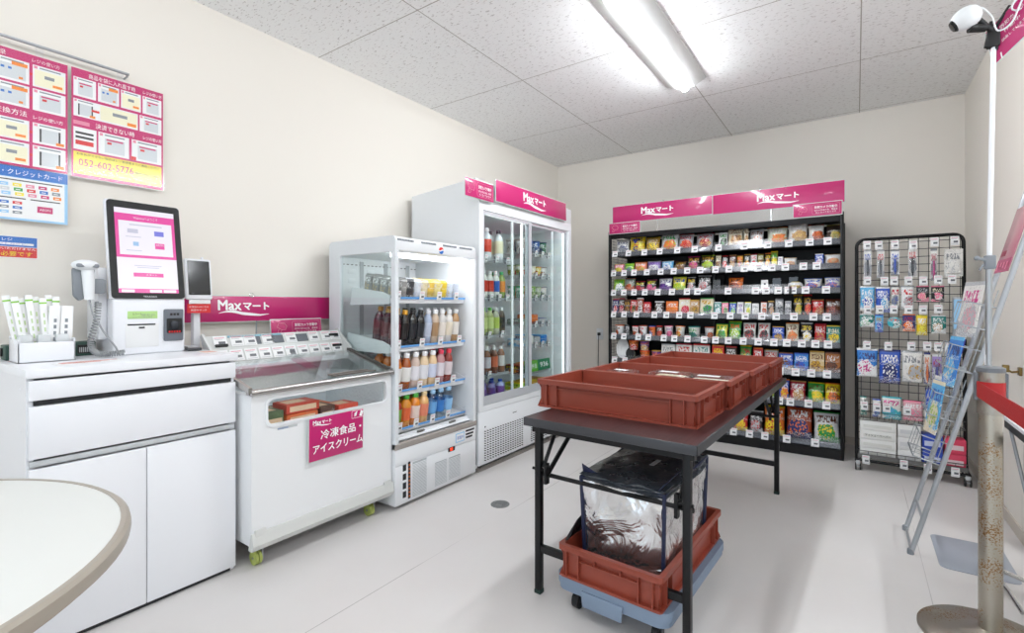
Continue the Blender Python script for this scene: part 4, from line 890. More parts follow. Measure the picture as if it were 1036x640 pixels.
def fpack(side, i, k, n, w_, d_, h_, cs, words, lie=False):
    zs, y0, y1 = (FL, 2.675, 3.12) if side == 'left' else (FR_, 3.29, 3.74)
    y = y0 + (y1 - y0) * (k + .5) / n; m = MB(); m.box(-d_ / 2, d_ / 2, -w_ / 2, w_ / 2, 0, h_, bev=min(.01, h_ / 3)); o = obj('food_tray', m, M_box)
    setc(o, cs, 3.7 + k + i); o.location = (GX1 - .17 - d_ / 2 + .03, y, zs[i] + .0005)
    tag(o, '%s, fridge right door, %s shelf, %s from left' % (words, ORD[i], ORD[k]), 'packed food', 'chilled food in the tall fridge')
for k, (cs, wd) in enumerate((('greyg rust grey white', 'grey green pack'), ('orange brown rust cream', 'orange brown flat pack'), ('silver blue indigo white', 'silver blue pack'))): fpack('right', 3, k, 3, .135, .13, (.05, .085, .05)[k], cs, wd)
for k, (cs, wd) in enumerate((('silver grey sky white', 'silver grey pack'), ('palew blue sky navy', 'white and blue pack'), ('silver white grey grey', 'pale grey pack'), ('azure white sky white', 'azure pack'))): fpack('right', 4, k, 4, .10, .13, (.06, .09, .07, .08)[k], cs, wd)
for k, (cs, wd) in enumerate((('darkbrown gold rust yellow', 'dark noodle tray above the green sign'), ('gold brown amber red', 'golden noodle tray above the green sign'), ('brown yellow gold white', 'brown noodle tray above the green sign'))): fpack('right', 5, k, 3, .13, .15, .075, cs, wd)
for k, (cs, wd) in enumerate((('lime green yellow brown', 'lime bag'), ('gold rust yellow red', 'golden bag'), ('blue navy gold white', 'blue bag'))): fpack('right', 6, k, 3, .13, .15, .07, cs, wd)
tq = thing('shelf_sign', 'green sign with white digits on a shelf behind the right fridge door', 'sign', (GX1 - .118, 3.55, .578))
m = MB(); m.slab((GX1 - .117, 3.345, .585), (0, 1, 0), (-.1, 0, 1), 0, .20, 0, .092, -.003, 0, m=1); m.slab((GX1 - .117, 3.545, .585), (0, 1, 0), (-.1, 0, 1), 0, .20, 0, .092, -.003, 0); obj('panel', m, [mat('sign green', '137a4c', .4), mat('sign light green', '6ab83a', .4)], tq)
text('936', (GX1 - .1205, 3.645, .632), (0, 1, 0), (-.1, 0, 1), .042, M_letter, tq, width=.13, bold=.02); text('冷凍弁当', (GX1 - .1205, 3.445, .63), (0, 1, 0), (-.1, 0, 1), .04, M_letter, tq, width=.16, bold=.02)
t, O, X, Y, N = board('header_sign', 'magenta shop sign on top of the tall fridge', 'sign', (-2.058, 2.762, 1.868), EY, (-.02, 0, 1), 1.01, .148)
logo(t, O + X * .50 + Y * .085, X, Y, .062)
for y in (.09, .88):
    m = MB(); m.tube([O + X * y + Y * .02 + N * .001, O + X * y + Y * .0 - N * .02, O + X * (y + .04) - Y * .01 - N * .03], .003, 6); m.ball(O + X * y + Y * .0 + N * .0, .008)
    obj('hook', m, M_clear, t)
t, O, X, Y, N = board('notice_sign', 'small magenta camera notice at the upper left corner of the tall fridge', 'sign', (-2.060, 2.432, 1.850), EY, (-.02, 0, 1), .30, .118)
info(t, O, X, Y, N, .30, .118)
m = MB(); m.tube([O + X * .02 + Y * .11 - N * .006, (-2.30, 2.64, 1.995)], .002, 6); m.box(-2.12, -2.065, 2.60, 2.64, 1.985, 1.995); obj('bracket', m, M_clear, t)

# ================================================================ black gondola shelf
GLx, GRx, GY = -1.918, -.072, 4.345
t = thing('gondola_shelf', 'black snack gondola with two bays, standing along the back wall', 'shelf', (-.995, 4.6, 0))
m = MB()
for x in (GLx, -1.008, GRx - .012): m.box(x, x + (.012 if x != -1.008 else .026), 4.80, 4.87, 0, 1.80)
m.box(GLx, GRx, GY + .006, 4.87, .0, .055, bev=.002); m.box(GLx, GRx, GY, GY + .01, .0, .072)
m.box(GLx, GRx, 4.855, 4.865, .05, 1.79)
obj('frame', m, M_black, t)
m = MB()
for x in (GLx, GRx - .022): m.box(x, x + .022, GY - .004, GY + .022, .0, 1.825, bev=.003)
m.box(-1.004, -.992, 4.45, 4.47, .1, 1.78)
obj('post', m, M_black, t)
m = MB(); m.prism([(0, 1.775), (.03, 1.80), (.53, 1.815), (.53, 1.805), (.03, 1.785)], (GLx + .02, GY, 0), EY, EZ, 0, GRx - GLx - .04)
m.box(GLx + .02, GRx - .02, GY + .0, GY + .012, 1.755, 1.80, bev=.002); obj('top_cap', m, M_black, t)
MR = mat('black wire', '1c1c1e', .4)
m = MB()
for k in range(60): z = .12 + k * .028; m.box(GLx + .002, GLx + .0045, GY + .02, 4.86, z, z + .0025)
for k in range(16): y = GY + .035 + k * .032; m.box(GLx + .002, GLx + .0045, y, y + .0025, .1, 1.79)
obj('side_mesh', m, MR, t)
m = MB(); m.box(GRx - .010, GRx - .006, GY + .02, 4.86, .06, 1.80); obj('side_panel', m, M_black, t)
GZ = [1.592, 1.411, 1.23, 1.027, .822, .6, .368, .078]
MRAILD = M_rail
GSH = {}
for i, z in enumerate(GZ):
    for bay, x0, x1 in (('left', GLx + .022, -1.002), ('right', -.994, GRx - .022)):
        m = MB(); m.box(x0, x1, GY + .02, GY + .46, z + .008, z + .020); m.box(x0, x1, GY + .012, GY + .024, z - .006, z + .020)
        for k in range(12): m.box(x0 + .02 + k * (x1 - x0 - .05) / 11, x0 + .026 + k * (x1 - x0 - .05) / 11, GY + .02, GY + .45, z + .019, z + .021)
        s = obj('shelf', m, M_black, t); GSH[bay, i] = s
        m = MB(); m.slab((x0, GY + .006, z), EX, (0, .28, 1), 0, x1 - x0, 0, .042, -.003, 0, bev=.001); obj('price_rail', m, M_rail, s)
        m = MB(); m.slab((x0, GY + .006, z), EX, (0, .28, 1), 0, x1 - x0, .004, .075, .0004, .0012); obj('front_guard', m, M_clear, s)

def pillow(th=.5, lean=0, crimp=.05, name='snack_bag', nx=10, nz=14, base=0.):
    bm = bmesh.new(); rn = random.Random(hash(name) % 99); G = {}
    for sd in (-1, 1):
        for i in range(nx + 1):
            for k in range(nz + 1):
                u = i / nx; v = k / nz; X_ = (u - .5)
                if k in (0, nz) or i in (0, nx):
                    th_ = 0
                else:
                    px = (1 - abs(2 * u - 1) ** 2.6); pz = 0 if (v < crimp or v > 1 - crimp) else (math.sin(PI * (v - crimp) / (1 - 2 * crimp)) ** .55)
                    if base: pz = pz * (1 - .7 * v) * 1.5 if v > .12 else pz
                    th_ = .5 * th * px * pz * (1 + .12 * (rn.random() - .5))
                if (k in (0, nz) or i in (0, nx)) and sd == 1: continue
                xs = 1 - .07 * math.sin(PI * v)
                G[sd, i, k] = bm.verts.new((X_ * xs, sd * th_ + .0, v))
    g = lambda sd, i, k: G.get((sd, i, k)) or G[-1, i, k]
    for sd in (-1, 1):
        for i in range(nx):
            for k in range(nz):
                q = [g(sd, i, k), g(sd, i + 1, k), g(sd, i + 1, k + 1), g(sd, i, k + 1)]
                bm.faces.new(q if sd < 0 else q[::-1])
    me = bpy.data.meshes.new(name); bm.to_mesh(me); bm.free()
    for p in me.polygons: p.use_smooth = True
    me.materials.append(M_bag); return me
def mesh_of(mb, mt, name, sm=40):
    me = bpy.data.meshes.new(name); mb.b.to_mesh(me); mb.b.free(); me.materials.append(mt)
    for p in me.polygons: p.use_smooth = True
    me.set_sharp_from_angle(angle=R(sm)); return me
def ubox(bev): m = MB(); m.box(-.5, .5, -.5, .5, 0, 1, bev=bev); return m
mcup = MB(); mcup.lathe([(.36, 0), (.38, .02), (.47, .90), (.5, .91), (.5, .955), (.49, .96), (.48, 1.0), (.02, .985)], n=24)
mbowl = MB(); mbowl.lathe([(.33, 0), (.36, .02), (.46, .85), (.5, .87), (.5, .93), (.48, .97), (.02, .96)], n=24)
mcan = MB(); mcan.lathe([(.42, 0), (.5, .04), (.5, .93), (.43, .98), (.41, 1), (.40, .985), (.02, .985)], n=20)
mtray = MB(); mtray.lathe([(.36, 0), (.48, .5), (.5, .55), (.47, .8), (.3, .98), (.02, 1)], n=24)
PM = dict(bag=(pillow(1., name='snack_bag'), 'snack_bag', 'snack bag'), pouch=(pillow(.8, name='snack_pouch', crimp=.03, base=1), 'snack_pouch', 'snack pouch'),
    box=(mesh_of(ubox(.02), M_box, 'snack_box'), 'snack_box', 'snack box'), bar=(mesh_of(ubox(.06), M_bag, 'sweet_packet'), 'sweet_packet', 'sweet packet'),
    cup=(mesh_of(mcup, M_box, 'noodle_cup'), 'noodle_cup', 'noodle cup'), bowl=(mesh_of(mbowl, M_box, 'noodle_bowl'), 'noodle_bowl', 'noodle bowl'),
    can=(mesh_of(mcan, CANP, 'food_can'), 'food_can', 'can'), tray=(mesh_of(mtray, M_box, 'snack_tray'), 'snack_tray', 'tray'))
GOND=[
(1,-1.870,-1.743,0.139,'bag','white navy grey navy','blue and white snack bag'),
(1,-1.738,-1.591,0.173,'bag','yellow orange lemon navy','bright yellow snack bag with large navy letters'),
(1,-1.587,-1.455,0.149,'bag','gold navy yellow cream','gold and navy snack bag'),
(1,-1.446,-1.288,0.167,'bag','white lime orange green','white snack bag with orange and green trim'),
(1,-1.292,-1.157,0.151,'bag','silver orange red crimson','silver grey snack bag with orange crisps print'),
(1,-1.145,-0.995,0.147,'bag','silver popcorn crimson crimson','silver snack bag with crimson stripe and popcorn print'),
(1,-0.952,-0.878,0.146,'pouch','white green black green','white and green bag with black beans print'),
(1,-0.878,-0.758,0.183,'pouch','cream brown tan brown','tall cream bag with brown nut print'),
(1,-0.754,-0.717,0.175,'pouch','cream brown tan brown','narrow cream bag half hidden behind its twin'),
(1,-0.717,-0.609,0.145,'bag','silver orange white brown','clear bag of orange crackers'),
(1,-0.584,-0.439,0.147,'bag','paleg gold orange white','pale bag of golden nuts'),
(1,-0.439,-0.303,0.169,'bag','palew popcorn tan white','large clear bag of peanuts'),
(1,-0.300,-0.195,0.146,'bag','palew orange rust white','clear bag of rust orange crackers'),
(1,-0.185,-0.084,0.135,'bag','darkbrown gold olive black','dark bag of olive gold seaweed crackers'),
(2,-1.890,-1.791,0.094,'bag','pink yellow lemon white','pink and yellow gummy bag'),
(2,-1.781,-1.690,0.098,'bag','lime purple green green','lime and purple gummy bag'),
(2,-1.685,-1.568,0.102,'bag','salmon lime orange white','salmon orange and lime gummy bag'),
(2,-1.564,-1.441,0.105,'bag','lilac purple white purple','lilac and purple gummy bag'),
(2,-1.437,-1.327,0.099,'bag','sky blue white white','sky blue gummy bag'),
(2,-1.323,-1.212,0.089,'bag','black gold brown gold','black and gold sweets bag'),
(2,-1.207,-1.104,0.130,'bag','darkbrown gold magenta gold','dark brown and gold sweets bag'),
(2,-1.100,-0.980,0.137,'bag','black gold lime gold','black sweets bag with gold and lime print'),
(2,-0.976,-0.929,0.132,'bag','cream gold brown black','narrow cream and gold jerky bag'),
(2,-0.925,-0.875,0.124,'bag','black white red white','narrow black and white jerky bag'),
(2,-0.871,-0.814,0.125,'bag','maroon brown tan white','narrow maroon jerky bag'),
(2,-0.806,-0.758,0.118,'bag','gold red brown red','narrow gold and red jerky bag'),
(2,-0.754,-0.706,0.123,'bag','black red gold white','narrow black jerky bag with red band'),
(2,-0.703,-0.655,0.120,'bag','white red crimson red','narrow white and red jerky bag'),
(2,-0.652,-0.605,0.125,'bag','olive gold brown white','narrow olive and gold jerky bag'),
(2,-0.602,-0.556,0.126,'bag','black yellow orange yellow','narrow black and yellow jerky bag'),
(2,-0.556,-0.504,0.139,'bag','olive lime yellow green','narrow olive green jerky bag'),
(2,-0.504,-0.470,0.082,'box','white purple white purple','small white box with purple print'),
(2,-0.463,-0.376,0.078,'bag','palew rust tan white','flat white bag of bread roll'),
(2,-0.255,-0.201,0.090,'box','blue magenta white white','small blue box with magenta top'),
(2,-0.198,-0.084,0.092,'bag','palew orange tan white','white wrapped bun with orange top'),
(3,-1.900,-1.789,0.140,'bag','lime teal white green','lime and white sweets bag'),
(3,-1.783,-1.685,0.141,'bag','greyg orange rust white','grey green and orange sweets bag'),
(3,-1.685,-1.589,0.107,'bag','darkbrown red crimson lemon','dark bag with red fruit print'),
(3,-1.582,-1.483,0.122,'bag','black magenta pink lemon','black and magenta fruit sweets bag'),
(3,-1.464,-1.343,0.131,'bag','white navy purple navy','white and navy cookie bag'),
(3,-1.338,-1.220,0.141,'pouch','lemon yellow lime blue','tall yellow sweets pouch'),
(3,-1.209,-1.137,0.133,'pouch','black red silver yellow','narrow black and red sweets pouch'),
(3,-1.122,-1.007,0.142,'pouch','black red silver white','wide black pouch with red frame'),
(3,-0.878,-0.760,0.118,'bag','orange darkbrown rust black','orange and dark brown biscuit bag'),
(3,-0.443,-0.338,0.070,'tray','white red yellow white','low white tray with red filling'),
(3,-0.327,-0.207,0.093,'bag','palew orange blue blue','white and blue doughnut bag with golden ring print'),
(3,-0.195,-0.086,0.100,'bag','palew orange blue blue','white and blue doughnut bag beside the shelf post'),
(4,-1.900,-1.840,0.143,'bar','navy white red white','narrow navy chocolate packet'),
(4,-1.840,-1.781,0.152,'bar','darkbrown white crimson white','narrow dark brown and white chocolate packet'),
(4,-1.781,-1.723,0.138,'bar','darkbrown gold brown gold','narrow brown and gold chocolate packet'),
(4,-1.723,-1.662,0.142,'bar','red gold black white','narrow red and gold chocolate packet'),
(4,-1.662,-1.601,0.151,'bar','rust darkbrown white white','narrow rust chocolate packet'),
(4,-1.597,-1.532,0.114,'box','red white crimson white','small red chocolate box'),
(4,-1.494,-1.410,0.119,'box','darkbrown brown white white','small dark brown chocolate box'),
(4,-1.387,-1.284,0.118,'box','orange amber orange white','orange biscuit box'),
(4,-1.275,-1.182,0.144,'box','cream pink red white','cream and pink biscuit box leaning left'),
(4,-1.180,-1.104,0.131,'box','tan darkbrown gold white','tan and brown biscuit box'),
(4,-1.097,-0.989,0.147,'box','cream purple green gold','cream biscuit box with purple side'),
(4,-0.984,-0.925,0.113,'bar','teal aqua white white','narrow teal sweet packet'),
(4,-0.921,-0.871,0.113,'bar','pink rose green white','narrow pink sweet packet'),
(4,-0.861,-0.812,0.109,'bar','blue sky lime white','narrow bright blue sweet packet'),
(4,-0.805,-0.756,0.113,'bar','white lilac palew purple','narrow white and lilac sweet packet'),
(4,-0.747,-0.699,0.113,'bar','white lime lemon green','narrow white and lime sweet packet'),
(4,-0.692,-0.642,0.101,'bar','white silver palew grey','narrow plain white sweet packet'),
(4,-0.627,-0.583,0.113,'bar','white orange rust orange','narrow white and orange sweet packet'),
(4,-0.577,-0.532,0.121,'bar','darkbrown lilac gold white','narrow dark sweet packet with lilac base'),
(4,-0.525,-0.468,0.140,'bar','grey silver darkgrey white','grey gum packet in clear holder'),
(4,-0.459,-0.413,0.120,'bar','grey darkgrey silver white','short grey gum packet in clear holder'),
(4,-0.404,-0.339,0.173,'bag','black lime gold yellow','tall black bag with lime and gold print'),
(4,-0.337,-0.279,0.173,'bag','black orange red gold','tall black bag with orange print'),
(4,-0.276,-0.195,0.135,'bag','red crimson tan white','glossy red chocolate bag'),
(4,-0.190,-0.086,0.141,'bag','brown rust maroon white','brown chocolate bag beside the shelf post'),
(5,-1.883,-1.789,0.106,'cup','white red orange brown','white noodle cup with red and orange print'),
(5,-1.783,-1.733,0.110,'can','darkgrey silver black white','dark grey can'),
(5,-1.710,-1.647,0.101,'cup','white green red brown','white noodle cup with green and red print'),
(5,-1.644,-1.565,0.107,'cup','white red rust red','white and rust red noodle cup'),
(5,-1.550,-1.486,0.105,'cup','orange white blue rust','orange and white noodle cup'),
(5,-1.483,-1.423,0.107,'cup','darkbrown orange red white','dark noodle cup with orange flame print'),
(5,-1.410,-1.331,0.109,'cup','palew magenta pink purple','white soup cup with magenta dots'),
(5,-1.317,-1.233,0.111,'cup','palew yellow orange gold','white soup cup with yellow print'),
(5,-1.205,-1.100,0.110,'cup','palew green teal green','white soup cup with green band'),
(5,-1.066,-0.986,0.109,'cup','silver orange rust white','grey noodle cup with orange print'),
(5,-0.976,-0.880,0.141,'pouch','lemon brown green green','yellow and green pouch leaning left'),
(5,-0.876,-0.776,0.163,'pouch','green white lime orange','tall green pouch with white oval'),
(5,-0.763,-0.664,0.163,'pouch','palew red black red','white chocolate pouch with red left edge'),
(5,-0.653,-0.561,0.164,'pouch','palew crimson black red','white pouch with black and crimson print'),
(5,-0.542,-0.463,0.123,'box','blue navy gold white','small blue box'),
(5,-0.453,-0.361,0.160,'pouch','cream tan orange brown','cream rice cracker pouch'),
(5,-0.352,-0.271,0.162,'pouch','black yellow white yellow','black pouch with yellow and white shapes'),
(5,-0.263,-0.185,0.157,'pouch','red gold crimson white','red pouch with gold stripe'),
(5,-0.182,-0.093,0.140,'box','teal darkgreen yellow cream','dark teal box with yellow spot'),
(6,-1.875,-1.752,0.189,'bowl','rust grey white red','rust red noodle bowl stored on edge'),
(6,-1.772,-1.688,0.106,'bowl','white lime black green','white noodle bowl with lime lid'),
(6,-1.641,-1.547,0.099,'cup','orange white red brown','lower orange noodle cup of the stacked pair'),
(6,-1.532,-1.439,0.105,'cup','purple white gold orange','lower purple noodle cup of the stacked pair'),
(6,-1.432,-1.311,0.164,'box','palew gold silver grey','white rounded box with gold label'),
(6,-1.303,-1.167,0.175,'box','palew rust crimson red','white box with rust red print'),
(6,-1.153,-1.020,0.178,'box','palew green red teal','white box with green print'),
(6,-0.999,-0.905,0.177,'box','red yellow orange yellow','red and yellow curry box'),
(6,-0.893,-0.809,0.172,'box','darkbrown rust red white','dark box with rust flames'),
(6,-0.791,-0.700,0.190,'pouch','green lime yellow red','bright green pouch'),
(6,-0.684,-0.616,0.170,'box','red tan orange white','red and tan box'),
(6,-0.610,-0.507,0.167,'bag','palew black gold red','white and black wrapped cookie bag'),
(6,-0.501,-0.402,0.142,'box','blue azure brown white','bright blue cookie box with cookies print'),
(6,-0.393,-0.298,0.144,'box','azure brown blue white','azure cookie box with pink corner and dark cookies'),
(6,-0.290,-0.195,0.165,'box','sand brown gold brown','sand coloured biscuit box'),
(6,-0.189,-0.092,0.161,'box','caramel darkbrown brown white','caramel brown biscuit box'),
(7,-0.806,-0.659,0.125,'bag','orange yellow red white','orange corn snack bag behind the crates'),
(7,-0.652,-0.511,0.139,'bag','green yellow lime white','green corn snack bag behind the crates'),
(7,-0.504,-0.432,0.168,'bag','blue yellow orange white','blue and yellow corn snack bag'),
(7,-0.429,-0.316,0.161,'bag','crimson white tan white','crimson snack bag with white swoosh'),
(7,-0.308,-0.197,0.161,'bag','green lime yellow brown','green and lime snack bag'),
(7,-0.193,-0.090,0.164,'bag','yellow brown orange brown','yellow and brown snack bag beside the shelf post'),
(8,-1.015,-0.844,0.141,'bag','darkbrown red gold white','dark snack bag with red and gold print'),
(8,-0.836,-0.725,0.168,'bag','red orange yellow white','red and orange snack bag behind the table leg'),
(8,-0.717,-0.612,0.182,'bag','black red silver white','black snack bag with silver letters'),
(8,-0.605,-0.459,0.234,'bag','orange red yellow white','orange and red crisps bag'),
(8,-0.453,-0.274,0.254,'bag','rust orange navy white','large rust orange bag with noodles print'),
(8,-0.265,-0.090,0.232,'bag','white yellow green brown','large white and yellow mixed sweets bag')]
RACK=[
(1,0.045,0.088,1.336,1.525,'pen','palew darkgrey silver blue','black ballpoint pen pack, the leftmost'),
(1,0.118,0.159,1.327,1.521,'pen','palew darkgrey silver red','ballpoint pen pack with red tip'),
(1,0.194,0.240,1.342,1.516,'pen','white blue grey blue','white and blue marker pen pack'),
(1,0.287,0.332,1.329,1.527,'pen','palew black grey red','thick black felt pen pack'),
(1,0.401,0.435,1.301,1.510,'pen','palew magenta grey crimson','slim pen pack with magenta clasp'),
(1,0.469,0.560,1.325,1.501,'card','palew silver palew grey','white ceremonial money envelope with lilac diamond'),
(2,0.023,0.107,1.102,1.274,'hangbag','sky blue white white','pale blue wipes pack'),
(2,0.111,0.190,1.089,1.266,'hangbag','blue sky white white','deep blue pack with white letters'),
(2,0.195,0.242,1.116,1.271,'hangbag','palew blue grey crimson','narrow white and blue tube pack'),
(2,0.247,0.317,1.110,1.270,'hangbag','white crimson silver red','white and crimson blister pack'),
(2,0.330,0.393,1.163,1.268,'card','black cream pink silver','black card of cotton swabs, the left one'),
(2,0.404,0.469,1.163,1.266,'card','black palew pink cream','black card of cotton swabs, the right one'),
(3,0.023,0.101,0.988,1.078,'card','teal green white white','teal green square card'),
(3,0.108,0.153,0.955,1.075,'card','sky white blue gold','narrow light blue card'),
(3,0.175,0.252,0.968,1.076,'disc','aqua teal white coral','round aqua blister pack'),
(3,0.258,0.323,0.964,1.080,'card','navy white orange crimson','navy card with white lip balm'),
(3,0.328,0.386,0.940,1.074,'hangbag','yellow gold lemon white','yellow sweets like pouch'),
(3,0.405,0.478,0.956,1.075,'card','teal tan white white','teal and white plaster box'),
(3,0.508,0.556,0.902,1.191,'tube','silver sky grey white','long silver tube with light blue label'),
(4,0.005,0.123,0.643,0.840,'hangbag','azure magenta white navy','pink and blue mask pack'),
(4,0.129,0.247,0.606,0.839,'hangbag','blue white navy white','deep blue mask pack with white mask print'),
(4,0.252,0.363,0.624,0.836,'hangbag','palew gold silver grey','grey white stocking pack with gold edge'),
(4,0.368,0.401,0.621,0.830,'pen','palew orange navy orange','orange striped pencil pack'),
(4,0.410,0.457,0.606,0.820,'pen','lilac indigo white crimson','lilac and indigo toothbrush pack'),
(5,0.023,0.062,0.375,0.506,'pouch2','palew green teal grey','small white and green tube'),
(5,0.093,0.140,0.371,0.494,'pouch2','palew sky blue white','small pale blue packet'),
(5,0.144,0.252,0.364,0.518,'pouch2','palew sky aqua magenta','wide white and sky blue cotton pack'),
(5,0.258,0.365,0.370,0.503,'pouch2','rose silver pink white','pale pink cotton pad pack'),
(5,0.375,0.443,0.365,0.600,'pouch2','blue sky navy white','tall blue napkin pack')]
def put(kind, x0, x1, h, y, z, cs, seed, depth=None, lean=None, rz=0.):
    me, nm, cat = PM[kind]; o = bpy.data.objects.new(nm, me); C.objects.link(o)
    w_ = x1 - x0; d = depth or dict(bag=min(.07, w_ * .45), pouch=min(.06, w_ * .4), box=.035 if w_ < .1 else .045, bar=.02, cup=w_, bowl=w_, can=w_, tray=w_)[kind]
    ln = lean if lean is not None else dict(bag=13, pouch=11, box=7, bar=10).get(kind, 0)
    rj = random.Random(seed * 13.7); tw = dict(bag=7, pouch=5, box=3, bar=4).get(kind, 40)
    o.rotation_euler = (-R(ln + rj.uniform(-2, 4)), 0, R(rj.uniform(-tw, tw))); o.scale = (w_ * (1.0 if kind in ('bag', 'pouch') else .98), d, h / math.cos(R(ln)))
    if kind == 'bowl':
        o.rotation_euler = (R(78), 0, 0); o.scale = (w_, h, .07); y += .05; z += h / 2
    yy = y + d / 2 + .004
    o.location = ((x0 + x1) / 2, yy, z + (d / 2 * math.sin(R(ln)) if kind in ('box', 'bar') else 0))
    setc(o, cs, seed); return o, cat
cnt = {}
for r_, x0, x1, h, kind, cs, desc in GOND:
    bay = 'left' if x0 < -1.0 else 'right'; cnt[r_] = cnt.get(r_, 0) + 1
    z = GZ[r_ - 1] + .0212; rz = 0
    if 'leaning left' in desc: rz = 0
    o, cat = put(kind, x0, x1, h, GY + .03, z, cs, 1.37 * cnt[r_] + r_ * 3.1, rz=rz)
    rn_ = ('top', 'second', 'third', 'fourth', 'fifth', 'sixth', 'seventh', 'base')[r_ - 1]
    tag(o, desc + ', gondola ' + rn_ + (' shelf' if r_ < 8 else ' deck'), cat, 'goods on the gondola %s shelf' % rn_)
for s_, zz in (('V', .62), ('C', .24)):
    o = [q for q in bpy.data.objects if q.get('label', '').startswith('bright yellow snack bag')][0]
    text(s_, (o.location.x, GY + .028, o.location.z + o.scale.z * zz), EX, (0, .2, 1), .045, mat('letter navy', '1c2a8a', .4), o, width=.045, bold=.04)
# second cup on each stacked pair
for x0, x1, cs, desc in ((-1.748, -1.653, 'orange white red brown', 'upper orange noodle cup of the stacked pair'), (-1.642, -1.55, 'purple white gold orange', 'upper purple noodle cup of the stacked pair')):
    z0 = .6212; h0 = [g[3] for g in GOND if g[0] == 6 and 'stacked' in g[6]][0]
    o, cat = put('cup', x0, x1, .09, GY + .03, z0 + h0, cs, 5.5); tag(o, desc + ', gondola sixth shelf', cat, 'goods on the gondola sixth shelf')
# price cards on the rails, one per facing
done = 0; last = {}
for r_, x0, x1, h, kind, cs, desc in GOND:
    bay = 'left' if x0 < -1.0 else 'right'
    if r_ in (7, 8) and x0 < -.62 and x0 > -2: pass
    if x0 - last.get(r_, -9) < (.085 if r_ in (2, 4) else .075) or x0 + .02 > GRx - .03 or done >= 98: continue
    last[r_] = x0; done += 1; xx = max(x0 + .012, GLx + .045)
    card(GSH[bay, r_ - 1], fr((xx, GY + .003, GZ[r_ - 1] - .004), EX, (0, .28, 1)), 1.42, 1.12)
for r_, xs in ((3, (-.66, -.585, -.5, -.40)), (2, (-.33,)), (1, ())):
    for x in xs: card(GSH['right', r_ - 1], fr((x, GY + .003, GZ[r_ - 1] - .004), EX, (0, .28, 1)), 1.42, 1.12)
# clear stands for sold out goods, and a standing card
for x, h in ((-.965, .10), (-.515, .10), (-.40, .105)):
    m = MB(); m.box(x - .03, x + .03, GY + .06, GY + .063, 1.2512, 1.2512 + h); m.box(x - .03, x - .028, GY + .06, GY + .12, 1.2512, 1.2512 + h * .8); m.box(x + .028, x + .03, GY + .06, GY + .12, 1.2512, 1.2512 + h * .8); m.box(x - .03, x + .03, GY + .06, GY + .16, 1.2512, 1.2532)
    tag(recenter(obj('snack_stand', m, thin_glass('smoke plastic', (.6, .62, .65), .1, rough=.1))), 'empty clear snack stand on the gondola third shelf', 'snack stand', 'empty clear snack stands')
m = MB(); m.box(-.625, -.575, GY + .05, GY + .052, 1.2512, 1.34); m.box(-.605, -.592, GY + .049, GY + .05, 1.30, 1.315, m=1); m.box(-.625, -.575, GY + .05, GY + .08, 1.2512, 1.2525)
tag(recenter(obj('standing_card', m, [M_pw, M_pk])), 'white standing card between snacks on the gondola third shelf', 'card')
# gondola signs
for (x0, w_, z0, h_, lab, lc) in ((-1.873, .885, 1.902, .152, 'magenta shop sign over the left bay of the gondola', .47), (-.980, .912, 1.895, .158, 'magenta shop sign over the right bay of the gondola', .52)):
    t, O, X, Y, N = board('header_sign', lab, 'sign', (x0, GY - .005, z0), EX, (0, -.0, 1), w_, h_)
    logo(t, O + X * w_ * lc + Y * h_ * .56, X, Y, .055)
    for a in (w_ * lc - .12, w_ * lc + .06):
        m = MB(); m.tube([O + X * a + Y * (h_ - .012) + N * .002, O + X * a + Y * (h_ + .012) + N * .002, O + X * a + Y * (h_ + .012) - N * .008], .0022, 6); m.ball(O + X * a + Y * (h_ + .012), .005)
        obj('hook', m, M_chrome, t)
    m = MB(); m.box(x0 + .05, x0 + w_ - .02, GY + .012, GY + .015, 1.80, z0 + .06); obj('clear_holder', m, M_clear, t)
    m = MB(); m.box(x0 + w_ * .47, x0 + w_ * .47 + .008, GY + .004, GY + .010, 1.80, z0); obj('post', m, M_chrome, t)
for (x0, w_, z0, h_, lab) in ((-1.905, .298, 1.803, .095, 'small magenta camera notice at the left end of the gondola top'), (-.393, .308, 1.808, .095, 'small magenta camera notice at the right end of the gondola top')):
    t, O, X, Y, N = board('notice_sign', lab, 'sign', (x0, GY - .012, z0), EX, EZ, w_, h_); info(t, O, X, Y, N, w_, h_)

# ================================================================ wire rack with hung goods
RY = 4.32
t = thing('wire_rack', 'black wheeled wire rack of stationery and masks, beside the right end of the gondola', 'rack', (.295, 4.33, 0))
m = MB(); P = [(.004, RY, .07)] + [(.004 + .05 * (1 - math.cos(R(a))), RY, 1.555 + .05 * math.sin(R(a))) for a in range(0, 91, 18)] + [(.575 - .05 * (1 - math.sin(R(a))) if 0 else .575 - .05 + .05 * math.sin(R(a)), RY, 1.555 + .05 * math.cos(R(a))) for a in range(0, 91, 18)] + [(.585, RY, .07)]
m.tube(P, .011, 12)
for x in (.004, .582): m.tube([(x, RY - .15, .07), (x, RY + .17, .07)], .012, 10); m.tube([(x, RY - .1, .07), (x, RY + .0, .2)], .007, 8)
m.tube([(.0, RY + .15, .07), (.585, RY + .15, .07)], .010, 8); m.tube([(.0, RY - .14, .07), (.585, RY - .14, .07)], .010, 8)
obj('frame', m, M_black, t)
m = MB()
for k in range(11): x = .03 + k * .053; m.tube([(x, RY + .004, .1), (x, RY + .004, 1.60)], .0022, 5)
for k in range(29): z = .13 + k * .0515; m.tube([(.008, RY, z), (.58, RY, z)], .0022, 5)
obj('wire_net', m, MR, t)
m = MB()
for k in range(12): x = .02 + k * .05; m.tube([(x, RY - .01, .085), (x, RY - .13, .085), (x, RY - .135, .135)], .0018, 5)
